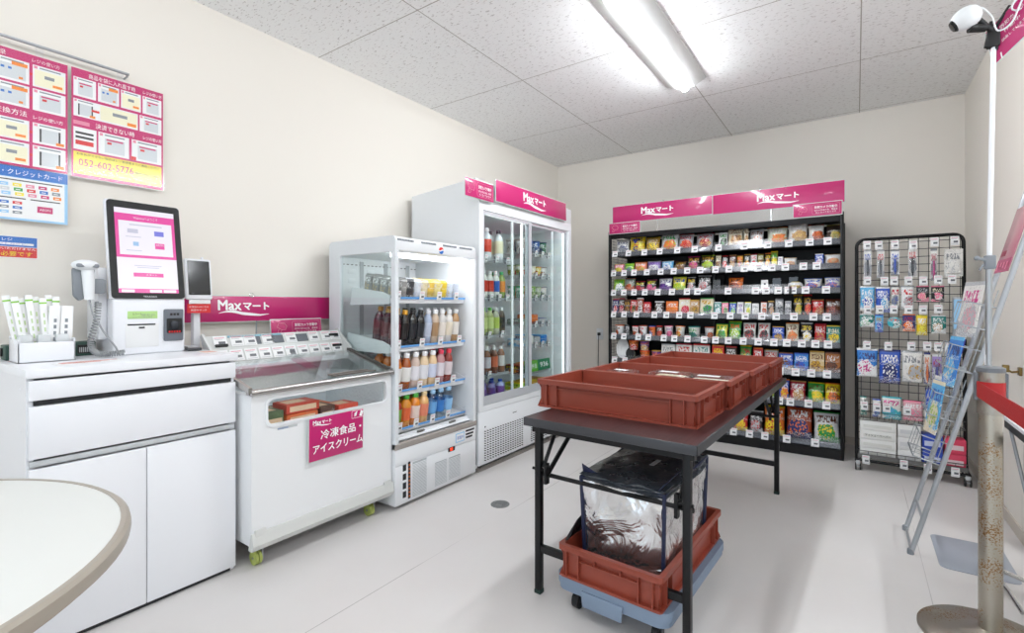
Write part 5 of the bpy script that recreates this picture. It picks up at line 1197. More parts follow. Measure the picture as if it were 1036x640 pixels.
m.tube([(.01, RY - .135, .135), (.58, RY - .135, .135)], .003, 6); m.tube([(.01, RY - .135, .088), (.58, RY - .135, .088)], .003, 6); m.box(.01, .58, RY - .138, RY - .136, .085, .115, m=0)
bs = obj('bottom_basket', m, mat('basket wire', '6d6c6a', .4, metal=.5), t)
for x in (.012, .577):
    for y in (RY - .14, RY + .16):
        m = MB(); m.box(x - .012, x + .012, y - .014, y + .014, .042, .068, m=1, bev=.003)
        for dx in (-.013, .013): m.cyl((x + dx - .004, y, .024), (x + dx + .004, y, .024), .024, 18)
        m.cyl((x - .017, y, .024), (x + .017, y, .024), .006, 8, m=1); obj('caster', m, [M_blackp, M_lgrey], t)
CARDS = [(0.063, 1.555), (0.128, 1.55), (0.216, 1.547), (0.311, 1.538), (0.42, 1.55), (0.519, 1.552), (0.064, 1.308), (0.159, 1.302), (0.211, 1.304), (0.287, 1.302), (0.363, 1.3), (0.438, 1.304), (0.505, 1.306), (0.065, 1.109), (0.133, 1.109), (0.209, 1.11), (0.287, 1.11), (0.361, 1.111), (0.438, 1.115), (0.062, 0.862), (0.179, 0.861), (0.302, 0.867), (0.383, 0.871), (0.438, 0.87), (0.491, 0.87), (0.048, 0.442), (0.117, 0.44), (0.171, 0.443), (0.28, 0.436), (0.391, 0.431), (0.056, 0.079), (0.261, 0.083), (0.383, 0.079), (0.517, 0.082)]
for i, (x, z) in enumerate(CARDS):
    y = RY - .108 if i < 30 else RY - .145
    if i < 25:
        m = MB(); m.tube([(x, RY, z + .005), (x, y - .0, z + .005), (x, y - .002, z + .012)], .0016, 5); h = obj('display_hook', m, M_chrome, t)
        card(h, Matrix.Translation((x, y - .003, z - .028)), 1.15, 1.1)
    else: card(bs if i >= 30 else t, Matrix.Translation((x, y - .004 if i >= 30 else y - .004, z - .03)), 1.15, 1.15)
m = MB(); m.tube([(.02, RY - .01, .35), (.02, RY - .112, .345), (.57, RY - .112, .345), (.57, RY - .01, .35)], .0025, 6)
for k in range(14): x = .04 + k * .04; m.tube([(x, RY - .0, .348), (x, RY - .112, .345), (x, RY - .112, .38)], .0015, 5)
m.tube([(.02, RY - .112, .40), (.57, RY - .112, .40)], .002, 6); obj('wire_basket', m, mat('basket wire', '6d6c6a', .4, metal=.5), t)
MPEN = thin_glass('blister plastic', (.97, .97, .98), .08, rough=.1)
def hang(kind, x0, x1, z0, z1, cs, desc, row, i):
    w_, h_ = x1 - x0, z1 - z0; xc = (x0 + x1) / 2; y = RY - .095; cl = cs.split()
    rows = {1: 'top row', 2: 'second row', 3: 'third row', 4: 'fourth row', 5: 'lower wire basket'}
    lab = desc + ', ' + rows[row] + ' of the wire rack'
    if kind in ('hangbag', 'pouch2'):
        o = bpy.data.objects.new('hanging_pack', PM['bag'][0]); C.objects.link(o); o.scale = (w_ * 1.02, .028, h_); o.location = (xc, y, z0); setc(o, cs, i * 1.7)
    elif kind in ('card',):
        m = MB(); m.box(-w_ / 2, w_ / 2, -.001, .001, 0, h_); m.box(-w_ * .38, w_ * .38, -.012, -.001, h_ * .1, h_ * .62, bev=.004); o = obj('blister_card', m, M_box); o.location = (xc, y, z0); setc(o, cs, i * 1.7)
    elif kind == 'disc':
        m = MB(); m.lathe([(w_ / 2, -.002), (w_ / 2, .002), (w_ * .4, .008), (w_ * .02, .010)], (0, 0, h_ / 2), 28, M=Matrix.Rotation(R(90), 4, 'X')); o = obj('blister_disc', m, M_box); o.location = (xc, y, z0); setc(o, cs, i * 1.7)
    elif kind == 'tube':
        m = MB(); m.cyl((0, 0, 0), (0, 0, h_), w_ / 2, 20); o = obj('silver_tube', m, mat('silver film', 'b9bec4', .3, metal=.5)); o.location = (xc, y, z0)
        m = MB(); m.box(-w_ * .4, w_ * .4, -w_ * .56, -w_ * .45, h_ * .3, h_ * .95); obj('label', m, M_plb, o, local=True)
    else:
        m = MB(); m.box(-w_ / 2, w_ / 2, 0, .0008, 0, h_); o = obj('pen_pack', m, M_bag); o.location = (xc, y, z0); setc(o, cs.replace('darkgrey', 'silver').replace('black', 'silver'), i)
        m = MB(); m.cyl((0, -.008, h_ * .12), (0, -.008, h_ * .62), w_ * .13, 12); m.cyl((0, -.008, h_ * .04), (0, -.008, h_ * .12), w_ * .07, 10); obj('pen', m, mat('pen ' + cl[1], PAL[cl[1]], .3), o, local=True)
        m = MB(); m.box(-w_ * .45, w_ * .45, -.016, 0, h_ * .02, h_ * .7, bev=.004); obj('blister', m, MPEN, o, local=True)
    tag(o, lab, 'packaged goods', 'goods hung on the wire rack')
for i, (row, x0, x1, z0, z1, kind, cs, desc) in enumerate(RACK): hang(kind, x0, x1, z0, z1, cs, desc, row, i)
def stackbox(x0, x1, z0, n, h, d, c, c2, lab, words, name='tissue_pack', txt=None):
    for k in range(n):
        m = MB(); y0 = RY - .125
        m.box(x0, x1, y0, y0 + d, z0 + k * h + .0005, z0 + (k + 1) * h, bev=.004); m.box(x0 + (x1 - x0) * .1, x1 - (x1 - x0) * .12, y0 - .0005, y0, z0 + k * h + h * .3, z0 + k * h + h * .62, m=1)
        o = tag(recenter(obj(name, m, [mat(c[0], c[1], .4), mat(c2[0], c2[1], .5)])), '%s, %s' % (words[k], lab), 'tissue box', 'boxes at the foot of the wire rack')
        if txt and k == n // 2: text(txt, ((x0 + x1) / 2, y0 - .0012, z0 + k * h + h * .5), EX, EZ, h * .3, M_pk, o, width=(x1 - x0) * .7)
stackbox(.022, .222, .092, 4, .062, .11, ('tissue white', 'ededea'), ('tissue print', 'dcdcd6'), 'left stack at the rack foot', ('bottom white tissue pack', 'white tissue pack second from below', 'white tissue pack with black lettering', 'uppermost white tissue pack'), txt='ティシューペーパー')
stackbox(.230, .350, .092, 3, .083, .11, ('tissue white2', 'e6e6e4'), ('tissue print2', 'd4d5d6'), 'second stack at the rack foot', ('bottom grey white pack', 'middle grey white pack', 'uppermost grey white pack'))
stackbox(.358, .460, .092, 2, .10, .11, ('tissue blue', '2a49b0'), ('tissue print3', 'c8d0e8'), 'behind the brochure stand legs', ('lower deep blue box', 'upper deep blue box'))
stackbox(.470, .572, .092, 2, .095, .11, ('tissue pink', 'd8405f'), ('tissue print4', 'f0d8dc'), 'right end of the rack foot', ('lower crimson pink box', 'upper crimson pink box'))

# ================================================================ brochure stand leaning to the right wall
K = .262
def lp(y, s, off=0, up=0):   # point on the leaning plane, s = height
    return Vector((.206 + K * s + off, y, s + up))
t = thing('brochure_stand', 'leaning silver tube brochure stand with wire pockets by the right wall', 'stand', (.35, 3.05, 0))
m = MB()
for y in (2.91, 3.2): m.tube([lp(y, .008), lp(y, 1.72)], .0105, 12)
m.tube([lp(2.91, 1.72), lp(3.2, 1.72)], .0105, 10); m.tube([lp(2.91, .165), lp(3.2, .165)], .006, 8); m.tube([lp(2.91, .012), lp(3.2, .012)], .006, 8)
obj('tube_frame', m, mat('silver tube', 'b4b8bd', .3, metal=.55), t)
m = MB()
for y in (2.91, 3.2): m.lathe([(.013, 0), (.013, .02), (.011, .024)], (lp(y, 0).x, y, 0), 12)
obj('foot_cap', m, M_grey, t)
for k, s in enumerate((.42, .62, .84, 1.03)):
    m = MB(); A = [lp(2.925, s), lp(2.925, s, -.10, .03), lp(3.185, s, -.10, .03), lp(3.185, s)]
    m.tube(A, .003, 6); m.tube([lp(2.925, s + .10), lp(2.925, s + .1, -.10, .03), lp(3.185, s + .1, -.10, .03), lp(3.185, s + .10)], .0025, 6)
    for j in range(4):
        y = 2.925 + j * .0867; m.tube([lp(y, s), lp(y, s, -.10, .03), lp(y, s + .10, -.10, .03)], .0018, 5)
    for j in range(3): y = 2.945 + j * .11; m.tube([lp(y, s, 0, 0), lp(y, s + .18)], .0018, 5)
    obj('wire_pocket', m, mat('bright wire', 'aeb2b6', .3, metal=.8), t)
def brochure(y0, y1, xb, zb, xt, zt, lab, cs, seed, curve=0.):
    bm = MB(); n = 8
    def P(v, y, o): x = xb + (xt - xb) * v - curve * v * v + o; return Vector((x, y, zb + (zt - zb) * v))
    for i in range(n):
        a, b = i / n, (i + 1) / n
        bm.face([P(a, y1, 0), P(a, y0, 0), P(b, y0, 0), P(b, y1, 0)]); bm.face([P(a, y1, .004), P(b, y1, .004), P(b, y0, .004), P(a, y0, .004)])
        for y in (y0, y1): bm.face([P(a, y, 0), P(a, y, .004), P(b, y, .004), P(b, y, 0)])
    for v in (0, 1): bm.face([P(v, y0, 0), P(v, y0, .004), P(v, y1, .004), P(v, y1, 0)])
    bmesh.ops.remove_doubles(bm.b, verts=bm.b.verts[:], dist=.0003); bmesh.ops.recalc_face_normals(bm.b, faces=bm.b.faces[:])
    bm.b.transform(Matrix.Translation((xb, y1, 0)) @ Matrix.Rotation(R(14), 4, 'Z') @ Matrix.Translation((-xb, -y1, 0)))
    o = obj('brochure', bm, M_by); setc(o, cs, seed); recenter(o); return tag(o, lab, 'brochure', 'brochures in the leaning stand')
M_by = pack_mat('printed leaflet', .35, .3, 'y')
brochure(2.915, 3.035, .262, .555, .30, .795, 'light blue map brochure leaning forward in the lowest pocket', 'sky lime cream blue', 3.2)
brochure(3.05, 3.16, .285, .56, .32, .80, 'blue tourist brochure behind the map in the lowest pocket', 'azure sky palew blue', 6.1)
brochure(2.93, 3.05, .325, .775, .365, 1.0, 'tall blue brochure with street map, second pocket', 'azure cream sky navy', 9.4)
brochure(3.08, 3.17, .352, .78, .40, 1.0, 'dark blue brochure behind the clear pocket', 'indigo sky palew white', 2.3)
brochure(2.95, 3.12, .385, 1.0, .425, 1.25, 'pink edged white leaflet sheaf in the top pocket', 'palew rose silver magenta', 7.7, curve=.0)
t, O, X, Y, N = board('stand_sign', 'pink plastic covered sign fixed near the top of the leaning stand', 'sign', lp(3.17, 1.29, -.016), (0, -1, 0), (K, 0, 1), .245, .30, matl=mat('dusty pink', 'c9808f', .3, coat=.6), edge=False)
m = MB(); m.slab(O, X, Y, .02, .10, .075, .10, .0002, .001); m.slab(O, X, Y, .0, .245, .0, .06, .0002, .0008, m=1)
for k in range(8): m.slab(O, X, Y, .02 + .027 * k, .035 + .027 * k, .01 + .008 * (k % 3), .045, .0008, .0012, m=0 if k % 2 else 2)
obj('print', m, [mat('deep rose', '9c2048', .4), M_mag, M_ppk], t)

# ================================================================ camera on a tall pole
t = thing('camera_pole', 'thin white upright pole with a clamp, rising past the leaning stand', 'pole', (.442, 2.75, 0))
m = MB(); m.tube([(.4375, 2.75, .9), (.458, 2.75, 2.27)], .0085, 14); obj('upper_tube', m, M_white, t)
m = MB(); m.tube([(.436, 2.75, .06), (.4435, 2.75, 1.32)], .0110, 14); obj('lower_tube', m, M_alu, t)
m = MB(); m.box(.428, .462, 2.733, 2.767, 1.29, 1.345, bev=.004); m.tube([(.44, 2.74, 1.325), (.405, 2.735, 1.335)], .006, 8); m.ball((.405, 2.735, 1.335), .010); m.tube([(.425, 2.735, 1.31), (.412, 2.735, 1.285)], .004, 8, m=0); obj('height_clamp', m, M_grey, t)
m = MB()
for a in (-70, 5, 85): m.tube([(.436, 2.75, .09), (.436 + .13 * math.cos(R(a)), 2.75 + .13 * math.sin(R(a)), .05), (.436 + .20 * math.cos(R(a)), 2.75 + .20 * math.sin(R(a)), .012)], .009, 10)
m.lathe([(.02, .05), (.02, .12), (.012, .13)], (.436, 2.75, 0), 14); obj('tripod_foot', m, M_chrome, t)
t = thing('network_camera', 'white domed camera clamped to the top of the thin pole', 'camera', (.38, 2.72, 2.27))
m = MB(); MT = Matrix.Rotation(R(-62), 4, 'Y') @ Matrix.Rotation(R(12), 4, 'X')
m.lathe([(.02, -.045), (.034, -.040), (.046, -.02), (.05, .0), (.05, .018), (.044, .04), (.030, .056), (.012, .064), (.001, .065)], (.362, 2.70, 2.306), 28, M=Matrix.Rotation(R(60), 4, 'Y') @ Matrix.Scale(.86, 4)); obj('dome', m, M_white, t)
m = MB(); m.lathe([(.001, -.052), (.022, -.050), (.030, -.038), (.030, -.03)], (.362, 2.70, 2.306), 20, M=Matrix.Rotation(R(60), 4, 'Y') @ Matrix.Scale(.9, 4)); obj('lens', m, mat('lens black', '0c0c0e', .1), t)
m = MB(); m.tube([(.378, 2.71, 2.27), (.43, 2.73, 2.262)], [.018, .014], 12); m.tube([(.41, 2.725, 2.30), (.45, 2.74, 2.25)], .010, 10); m.tube([(.452, 2.75, 2.29), (.435, 2.745, 2.19), (.462, 2.75, 2.175), (.47, 2.75, 2.25)], .009, 8); m.box(.435, .475, 2.735, 2.765, 2.185, 2.255, bev=.006)
m.tube([(.455, 2.74, 2.25), (.50, 2.73, 2.33)], .006, 8); obj('clamp', m, M_blackp, t)
m = MB(); m.tube([bez([Vector(p) for p in ((.37, 2.7, 2.30), (.405, 2.69, 2.335), (.44, 2.69, 2.29), (.46, 2.70, 2.23), (.50, 2.7, 2.25), (.53, 2.7, 2.33), (.56, 2.7, 2.36), (.53, 2.71, 2.30), (.50, 2.70, 2.31), (.55, 2.7, 2.40))], i / 50) for i in range(51)], .0032, 8); obj('cable', m, M_white, t)
t, O, X, Y, N = board('notice_sign', 'magenta camera notice hung beside the white camera at the pole top', 'sign', (.459, 2.76, 2.118), (.58, -.35, .55), (-.18, 0, 1), .16, .14)
m = MB()
text('防犯カメラ', O + X * .095 + Y * .105 + N * .001, X, Y, .016, M_letter, t, width=.09); text('作動中', O + X * .09 + Y * .08 + N * .001, X, Y, .014, M_letter, t, width=.06); text('録画しています', O + X * .09 + Y * .055 + N * .001, X, Y, .011, M_letter, t, width=.09)
m.slab(O, X, Y, .03, .035, -.004, .02, .0, .002); obj('mark', m, M_letter, t)

# grey mat on the floor
m = MB(); q = rrect(.302, .56, 2.835, 3.215, .03, 6); q2 = []
for p in q: q2.append(p)
m.prism(q2, (0, 0, 0), EX, EY, 0, .004, bev=.001); m.lathe([(.02, .0), (.02, .006), (.001, .006)], (.44, 2.87, 0), 18)
tag(recenter(obj('floor_mat', m, mat('blue grey mat', 'a4a9b3', .4))), 'thin blue grey plastic mat lying on the floor under the leaning stand', 'mat')

# ================================================================ belt barrier
t = thing('belt_barrier', 'worn steel belt post with red belt at the right edge of the room', 'barrier', (.376, 2.31, 0))
def worn():
    m = bpy.data.materials.new('worn steel'); m.use_nodes = True; nt = m.node_tree; L = nt.links.new; b = nt.nodes['Principled BSDF']
    tc = nt.nodes.new('ShaderNodeTexCoord'); n = nt.nodes.new('ShaderNodeTexNoise'); n.inputs['Scale'].default_value = 190; n.inputs['Detail'].default_value = 6; L(tc.outputs['Object'], n.inputs[0])
    n2 = nt.nodes.new('ShaderNodeTexNoise'); n2.inputs['Scale'].default_value = 9; L(tc.outputs['Object'], n2.inputs[0])
    mm = nt.nodes.new('ShaderNodeMath'); mm.operation = 'MULTIPLY'; L(n.outputs[0], mm.inputs[0]); L(n2.outputs[0], mm.inputs[1])
    r = ramp(nt, [(0, hexc('b5b0a6')), (.29, hexc('b0aa9d')), (.335, hexc('8f6a3c')), (.42, hexc('7a5a34'))]); L(mm.outputs[0], r.inputs[0]); L(r.outputs[0], b.inputs['Base Color'])
    me = ramp(nt, [(.28, (1, 1, 1)), (.33, (.2, .2, .2))]); L(mm.outputs[0], me.inputs[0]); L(me.outputs[0], b.inputs['Metallic'])
    rr = nt.nodes.new('ShaderNodeMapRange'); rr.inputs[3].default_value = .22; rr.inputs[4].default_value = .5; L(n.outputs[0], rr.inputs[0]); L(rr.outputs[0], b.inputs['Roughness']); return m
MWN = worn()
m = MB(); m.lathe([(.0315, .02), (.0315, .83)], (.376, 2.31, 0), 32); obj('post', m, MWN, t)
m = MB(); m.lathe([(.195, 0), (.195, .006), (.185, .014), (.10, .026), (.05, .034), (.034, .045)], (.376, 2.31, 0), 48); obj('base_disc', m, MWN, t)
m = MB(); m.lathe([(.036, .775), (.036, .925), (.030, .930)], (.376, 2.31, 0), 32)
obj('belt_head', m, mat('head steel', 'a5a096', .3, metal=.85, bump=.2, bscale=120), t)
m = MB()
for a in (0, 90, 180): m.box(.034, .044, -.009, .009, .82, .915, bev=.003, M=Matrix.Translation((.376, 2.31, 0)) @ Matrix.Rotation(R(a + 8), 4, 'Z'))
m.lathe([(.038, .918), (.038, .932), (.03, .936)], (.376, 2.31, 0), 24); obj('belt_slot', m, mat('slot grey', '6e7277', .4), t)
m = MB(); m.prism([(0, 0), (0, -.052), (1.55, -.058), (1.55, -.006)], (.376 - .036, 2.31, .885), (.022, -1, 0), EZ, -.0012, .0012); m.lathe([(.0372, .833), (.0372, .885)], (.376, 2.31, 0), 32, cap=False)
obj('red_belt', m, mat('belt red', 'ad1b1e', .6, bump=.2, bscale=400), t)

# ================================================================ white side table at the right
t = thing('side_table', 'white topped folding table with black edge behind the belt post', 'table', (.80, 2.1, 0))
m = MB(); m.box(.486, 1.1, 1.4, 2.765, .685, .70, bev=.002); obj('tabletop', m, M_white2, t)
m = MB(); m.box(.490, 1.096, 1.404, 2.761, .655, .6849); m.box(.50, .53, 2.45, 2.475, .60, .655); obj('apron', m, M_black, t)
for y in (1.5, 2.5):
    m = MB(); m.tube([(.56, y, .655), (.52, y + .05, .01)], .011, 10); m.tube([(1.04, y, .655), (1.08, y + .05, .01)], .011, 10); m.tube([(.54, y + .03, .12), (1.06, y + .03, .12)], .009, 8)
    obj('folding_leg', m, mat('leg grey', '9da1a6', .35, metal=.5), t)
m = MB(); m.tube([(.50, 2.72, .655), (.535, 2.40, .18)], .006, 8); obj('brace', m, mat('leg grey', '9da1a6', .35, metal=.5), t)
m = MB(); m.box(.485, .52, 2.40, 2.46, .56, .655, bev=.004); m.box(.49, .515, 2.42, 2.44, .02, .56); obj('black_leg', m, M_black, t)
# brass hook on the right wall
m = MB(); m.box(XR - .012, XR, 3.36, 3.40, .80, .84, bev=.003); m.tube([(XR - .005, 3.38, .82), (XR - .035, 3.375, .815), (XR - .05, 3.37, .825)], .005, 8); m.box(XR - .07, XR - .045, 3.36, 3.38, .815, .85, bev=.003)
o = tag(recenter(obj('wall_hook', m, mat('dull brass', '8e7748', .35, metal=.8))), 'small dull brass hook fixed to the right wall above the belt', 'hook')

# ================================================================ crate table
TT = Matrix.Translation((-.715, 2.52, 0)) @ Matrix.Rotation(R(-2), 4, 'Z')
def wood():
    m = bpy.data.materials.new('dark wood laminate'); m.use_nodes = True; nt = m.node_tree; L = nt.links.new; b = nt.nodes['Principled BSDF']
    tc = nt.nodes.new('ShaderNodeTexCoord'); mp = nt.nodes.new('ShaderNodeMapping'); mp.inputs['Scale'].default_value = (160, 3, 10); L(tc.outputs['Object'], mp.inputs[0])
    n = nt.nodes.new('ShaderNodeTexNoise'); n.inputs['Scale'].default_value = 1; n.inputs['Detail'].default_value = 4; L(mp.outputs[0], n.inputs[0])
    r = ramp(nt, [(.3, hexc('2c191a')), (.7, hexc('4a2d2e'))]); L(n.outputs[0], r.inputs[0]); L(r.outputs[0], b.inputs['Base Color']); b.inputs['Roughness'].default_value = .35; return m
t = thing('folding_table', 'long dark wood folding table with black legs, carrying four reddish crates', 'table', (-.715, 2.52, 0), R(-2))
HW, HL = .337, .90
def L_(m): m.b.transform(TT); return m
m = MB(); m.box(-HW + .004, HW - .004, -HL + .004, HL - .004, .672, .70); obj('tabletop', L_(m), wood(), t)
m = MB(); m.box(-HW, HW, -HL, -HL + .005, .668, .7005, bev=.001); m.box(-HW, HW, HL - .005, HL, .668, .7005, bev=.001); m.box(-HW, -HW + .005, -HL, HL, .668, .7005, bev=.001); m.box(HW - .005, HW, -HL, HL, .668, .7005, bev=.001)
obj('edge_band', L_(m), mat('edge dark grey', '37383c', .35), t)
for sy in (-1, 1):
    for sx in (-1, 1):
        x, y = sx * (HW - .045), sy * (HL - .045)
        m = MB(); m.box(x - .013, x + .013, y - .013, y + .013, .012, .668, bev=.002); l = obj('leg', L_(m), M_black, t)
        m = MB(); m.box(x - .0145, x + .0145, y - .0145, y + .0145, 0, .016, bev=.002); obj('foot_cap', L_(m), mat('foot green black', '16302b', .5), l)
        m = MB()
        m.tube([(x - sx * .02, y, .50), (x - sx * .02, y - sy * .12, .665)], .008, 8); m.tube([(x - sx * .035, y, .47), (x - sx * .035, y - sy * .28, .66)], .0095, 8)
        m.box(x - sx * .035 - .006, x - sx * .035 + .006, y - .012, y + .012, .44, .52); m.cyl((x - .03, y, .49), (x + .02, y, .49), .006, 8)
        obj('brace', L_(m), M_black, t)
    y = sy * (HL - .045)
    m = MB(); m.box(-HW + .05, HW - .05, y - .010, y + .010, .165, .193, bev=.002); m.tube([(-HW + .03, y - sy * .02, .468), (HW - .03, y - sy * .02, .468)], .0085, 10)
    m.box(-HW + .02, HW - .02, y - .012, y + .012, .64, .668); obj('stretcher', L_(m), M_black, t)
m = MB(); m.box(-HW + .04, -HW + .06, -HL + .1, HL - .1, .645, .668); m.box(HW - .06, HW - .04, -HL + .1, HL - .1, .645, .668); obj('rail', L_(m), M_black, t)
m = MB()
m.box(HW - .03, HW - .012, -.25, -.13, .655, .668, bev=.002); obj('latch', L_(m), M_chrome, t)

M_crate = mat('crate brown', '90402f', .38, bump=.05, bscale=30)
def make_crate(L=.69, W=.40, H=.12):
    """long side along local x; returns root empty at the base centre"""
    m = MB(); hl, hw = L / 2, W / 2; i = .013
    def wall(sx, sy):
        pass
    m.box(-hl + .018, hl - .018, -hw + .018, hw - .018, .004, .008)
    for s in (-1, 1):   # long walls, tapering outward
        P = [(s * (hw - .020), .0), (s * (hw - .014), H - .004), (s * (hw - .018), H - .004), (s * (hw - .024), .0)]
        m.prism(P, (-hl + .014, 0, 0), EY, EZ, 0, L - .028)
        P = [(s * (hl - .020), .0), (s * (hl - .014), H - .004), (s * (hl - .018), H - .004), (s * (hl - .024), .0)]
        m.prism(P, (0, hw - .014, 0), EX, EZ, 0, W - .028)
    body = ('shell', m)
    rim = MB(); o = rrect(-hl, hl, -hw, hw, .014, 4); n = rrect(-hl + .018, hl - .018, -hw + .018, hw - .018, .008, 4); rim.holed(o, n, (0, 0, 0), EX, EY, H - .007, H)
    o2 = rrect(-hl + .0, hl - .0, -hw, hw, .014, 4); n2 = rrect(-hl + .004, hl - .004, -hw + .004, hw - .004, .012, 4); rim.holed(o2, n2, (0, 0, 0), EX, EY, H - .020, H - .006)
    foot = MB(); o = rrect(-hl + .004, hl - .004, -hw + .004, hw - .004, .014, 4); n = rrect(-hl + .020, hl - .020, -hw + .020, hw - .020, .008, 4); foot.holed(o, n, (0, 0, 0), EX, EY, .0, .009)
    ribs = MB()
    for s in (-1, 1):
        y = s * hw
        for x in (-hl + .05, -hl + .10, hl - .10, hl - .05): ribs.box(x - .002, x + .002, min(y - s * .002, y - s * .019), max(y - s * .002, y - s * .019), .006, H - .012)
        ribs.box(-hl + .10, hl - .10, min(y - s * .006, y - s * .018), max(y - s * .006, y - s * .018), H - .036, H - .032, bev=.0008)
        for x in (-hl + .10, hl - .10): ribs.tube([(x, y - s * .010, H - .034), (x - (.0 if x > 0 else 0), y - s * .010, .012)], .003, 6)
        x = s * hl
        for yy in (-hw + .035, -hw + .085, -.05, .05, hw - .085, hw - .035): ribs.box(min(x - s * .002, x - s * .019), max(x - s * .002, x - s * .019), yy - .002, yy + .002, .006 if abs(yy) > .06 else H - .045, H - .012)
        ribs.box(min(x - s * .006, x - s * .018), max(x - s * .006, x - s * .018), -hw + .085, hw - .085, H - .048, H - .044, bev=.0008)
    for sx in (-1, 1):
        for sy in (-1, 1):   # flared corner webs
            c = Vector((sx * (hl - .004), sy * (hw - .004), 0)); q = Vector((sx * (hl - .022), sy * (hw - .022), 0))
            ribs.face([c + Vector((0, 0, .002)), q + Vector((0, 0, .002)), q + Vector((0, 0, H * .5))]); ribs.face([c + Vector((0, 0, H - .008)), q + Vector((0, 0, H - .008)), q + Vector((0, 0, H * .5))])
            d = Vector((sx, -sy, 0)).normalized() * .0015
            for z0, z1 in ((.002, H * .5), (H - .008, H * .5)):
                A = [c + Vector((0, 0, z0)) + d, q + Vector((0, 0, z0)) + d, q + Vector((0, 0, z1)) + d]; ribs.face(A)
    tagm = MB()
    for s in (-1,):
        pass
    tagm.box(hl - .0185, hl - .0165, -.125, -.085, .035, .075)
    return dict(shell=m, rim=rim, foot_rim=foot, ribs=ribs, label_patch=tagm)
def crate_thing(label, loc, rz, group=None, first=[None]):
    if first[0] is None:
        t = thing('bread_crate', label, 'crate', (0, 0, 0)); D = make_crate()
        for k, mb in D.items(): obj(k, mb, M_crate if k != 'label_patch' else mat('pale patch', 'b07068', .6), t)
        first[0] = t
    else: t = dup(first[0])
    t.location = loc; t.rotation_euler = (0, 0, rz); t['label'] = label
    if group: t['group'] = group
    return t
for k, lab in enumerate(('nearest of the four reddish brown crates on the long table', 'second nearest reddish brown crate on the long table', 'third reddish brown crate on the long table', 'farthest of the four reddish brown crates on the long table')):
    P = TT @ Vector((-.067 + .013 * k, -.497 + .409 * k, .7002)); crate_thing(lab, P, R(-2) + (0, R(.6), R(-.5), 0)[k], 'crates in a row on the long table')
def foodpack(k, x, y, w_, d, h, cs, label):
    m = MB(); m.prism(rrect(-w_ / 2, w_ / 2, -d / 2, d / 2, .03), (0, 0, 0), EX, EY, 0, h * .45, bev=.003); o = obj('food_container', m, mat('clear tub', 'e4e6e4', .2, trans=.3))
    m = MB(); m.prism(rrect(-w_ * .42, w_ * .42, -d * .42, d * .42, .025), (0, 0, h * .45), EX, EY, 0, h * .35, bev=.012); f = obj('food', m, M_box, o, local=True); setc(f, cs, k * 2.2)
    m = MB(); m.prism(rrect(-w_ * .49, w_ * .49, -d * .49, d * .49, .03), (0, 0, h * .45), EX, EY, 0, h * .55, bev=.014); obj('clear_lid', m, M_clear, o, local=True)
    m = MB(); m.box(-w_ * .25, w_ * .2, -d * .15, d * .1, h + .0004, h + .0012); obj('white_label', m, M_pw, o, local=True)
    o.location = TT @ Vector((x, y, .7092)); o.rotation_euler = (0, 0, R(-2) + .1 * math.sin(k * 3)); tag(o, label, 'packed food')
foodpack(1, -.30, -.47, .20, .14, .066, 'palew red cream orange', 'clear food pack at the left inside the nearest crate')
foodpack(2, -.10, -.45, .17, .13, .062, 'palew rust rose orange', 'clear food pack in the middle of the nearest crate')
foodpack(3, .12, -.42, .19, .14, .060, 'silver rust tan grey', 'clear food pack at the right inside the nearest crate')
foodpack(4, -.05, -.03, .20, .15, .098, 'palew yellow cream gold', 'bulging clear salad pack with yellow filling, in the second crate')
foodpack(5, .15, -.06, .22, .15, .098, 'palew red paleg orange', 'large clear salad pack with green and red pieces, second crate')
foodpack(6, -.30, -.05, .16, .14, .09, 'white silver palew white', 'white lidded pack at the left inside the second crate')
foodpack(7, .1, .36, .18, .14, .05, 'palew tan gold orange', 'clear food pack inside the third crate')

# ================================================================ dolly with crate and cooler bag
DT = Matrix.Translation((-.695, 1.94, 0)) @ Matrix.Rotation(R(-3), 4, 'Z')
def D_(m): m.b.transform(DT); return m
t = thing('dolly', 'blue grey plastic dolly on black wheels under the near end of the table', 'dolly', (-.695, 1.94, 0), R(-3))
m = MB(); outer = rrect(-.215, .215, -.335, .335, .045); inner = rrect(-.13, .13, -.25, .25, .02); m.holed(outer, inner, (0, 0, 0), EX, EY, .088, .135); m.box(-.17, .17, -.29, .29, .105, .12)
m.holed([(x * 1.02, y * 1.01) for x, y in outer], outer, (0, 0, 0), EX, EY, .108, .138)
m.prism([(-.10, 0), (.06, 0), (.055, -.055), (-.095, -.055)], (0, -.337, .115), EX, EZ, 0, .01, bev=.002)
obj('deck', D_(m), mat('dolly blue grey', '7d8ea3', .5, bump=.1), t)
for x in (-.155, .155):
    for y in (-.27, .27):
        m = MB(); m.cyl((x - .012, y, .031), (x + .012, y, .031), .031, 20); m.cyl((x - .0125, y, .031), (x + .0125, y, .031), .012, 12, m=1); m.box(x - .018, x + .018, y - .018, y + .018, .066, .088, m=1); m.box(x - .018, x - .014, y - .008, y + .01, .03, .07, m=1); m.box(x + .014, x + .018, y - .008, y + .01, .03, .07, m=1)
        obj('wheel', D_(m), [M_blackp, mat('wheel fork', '4a4d52', .4, metal=.6)], t)
crate_thing('lower reddish brown crate on the dolly, holding the silver cooler bag', DT @ Vector((0, 0, .1382)), R(-3 + 90))
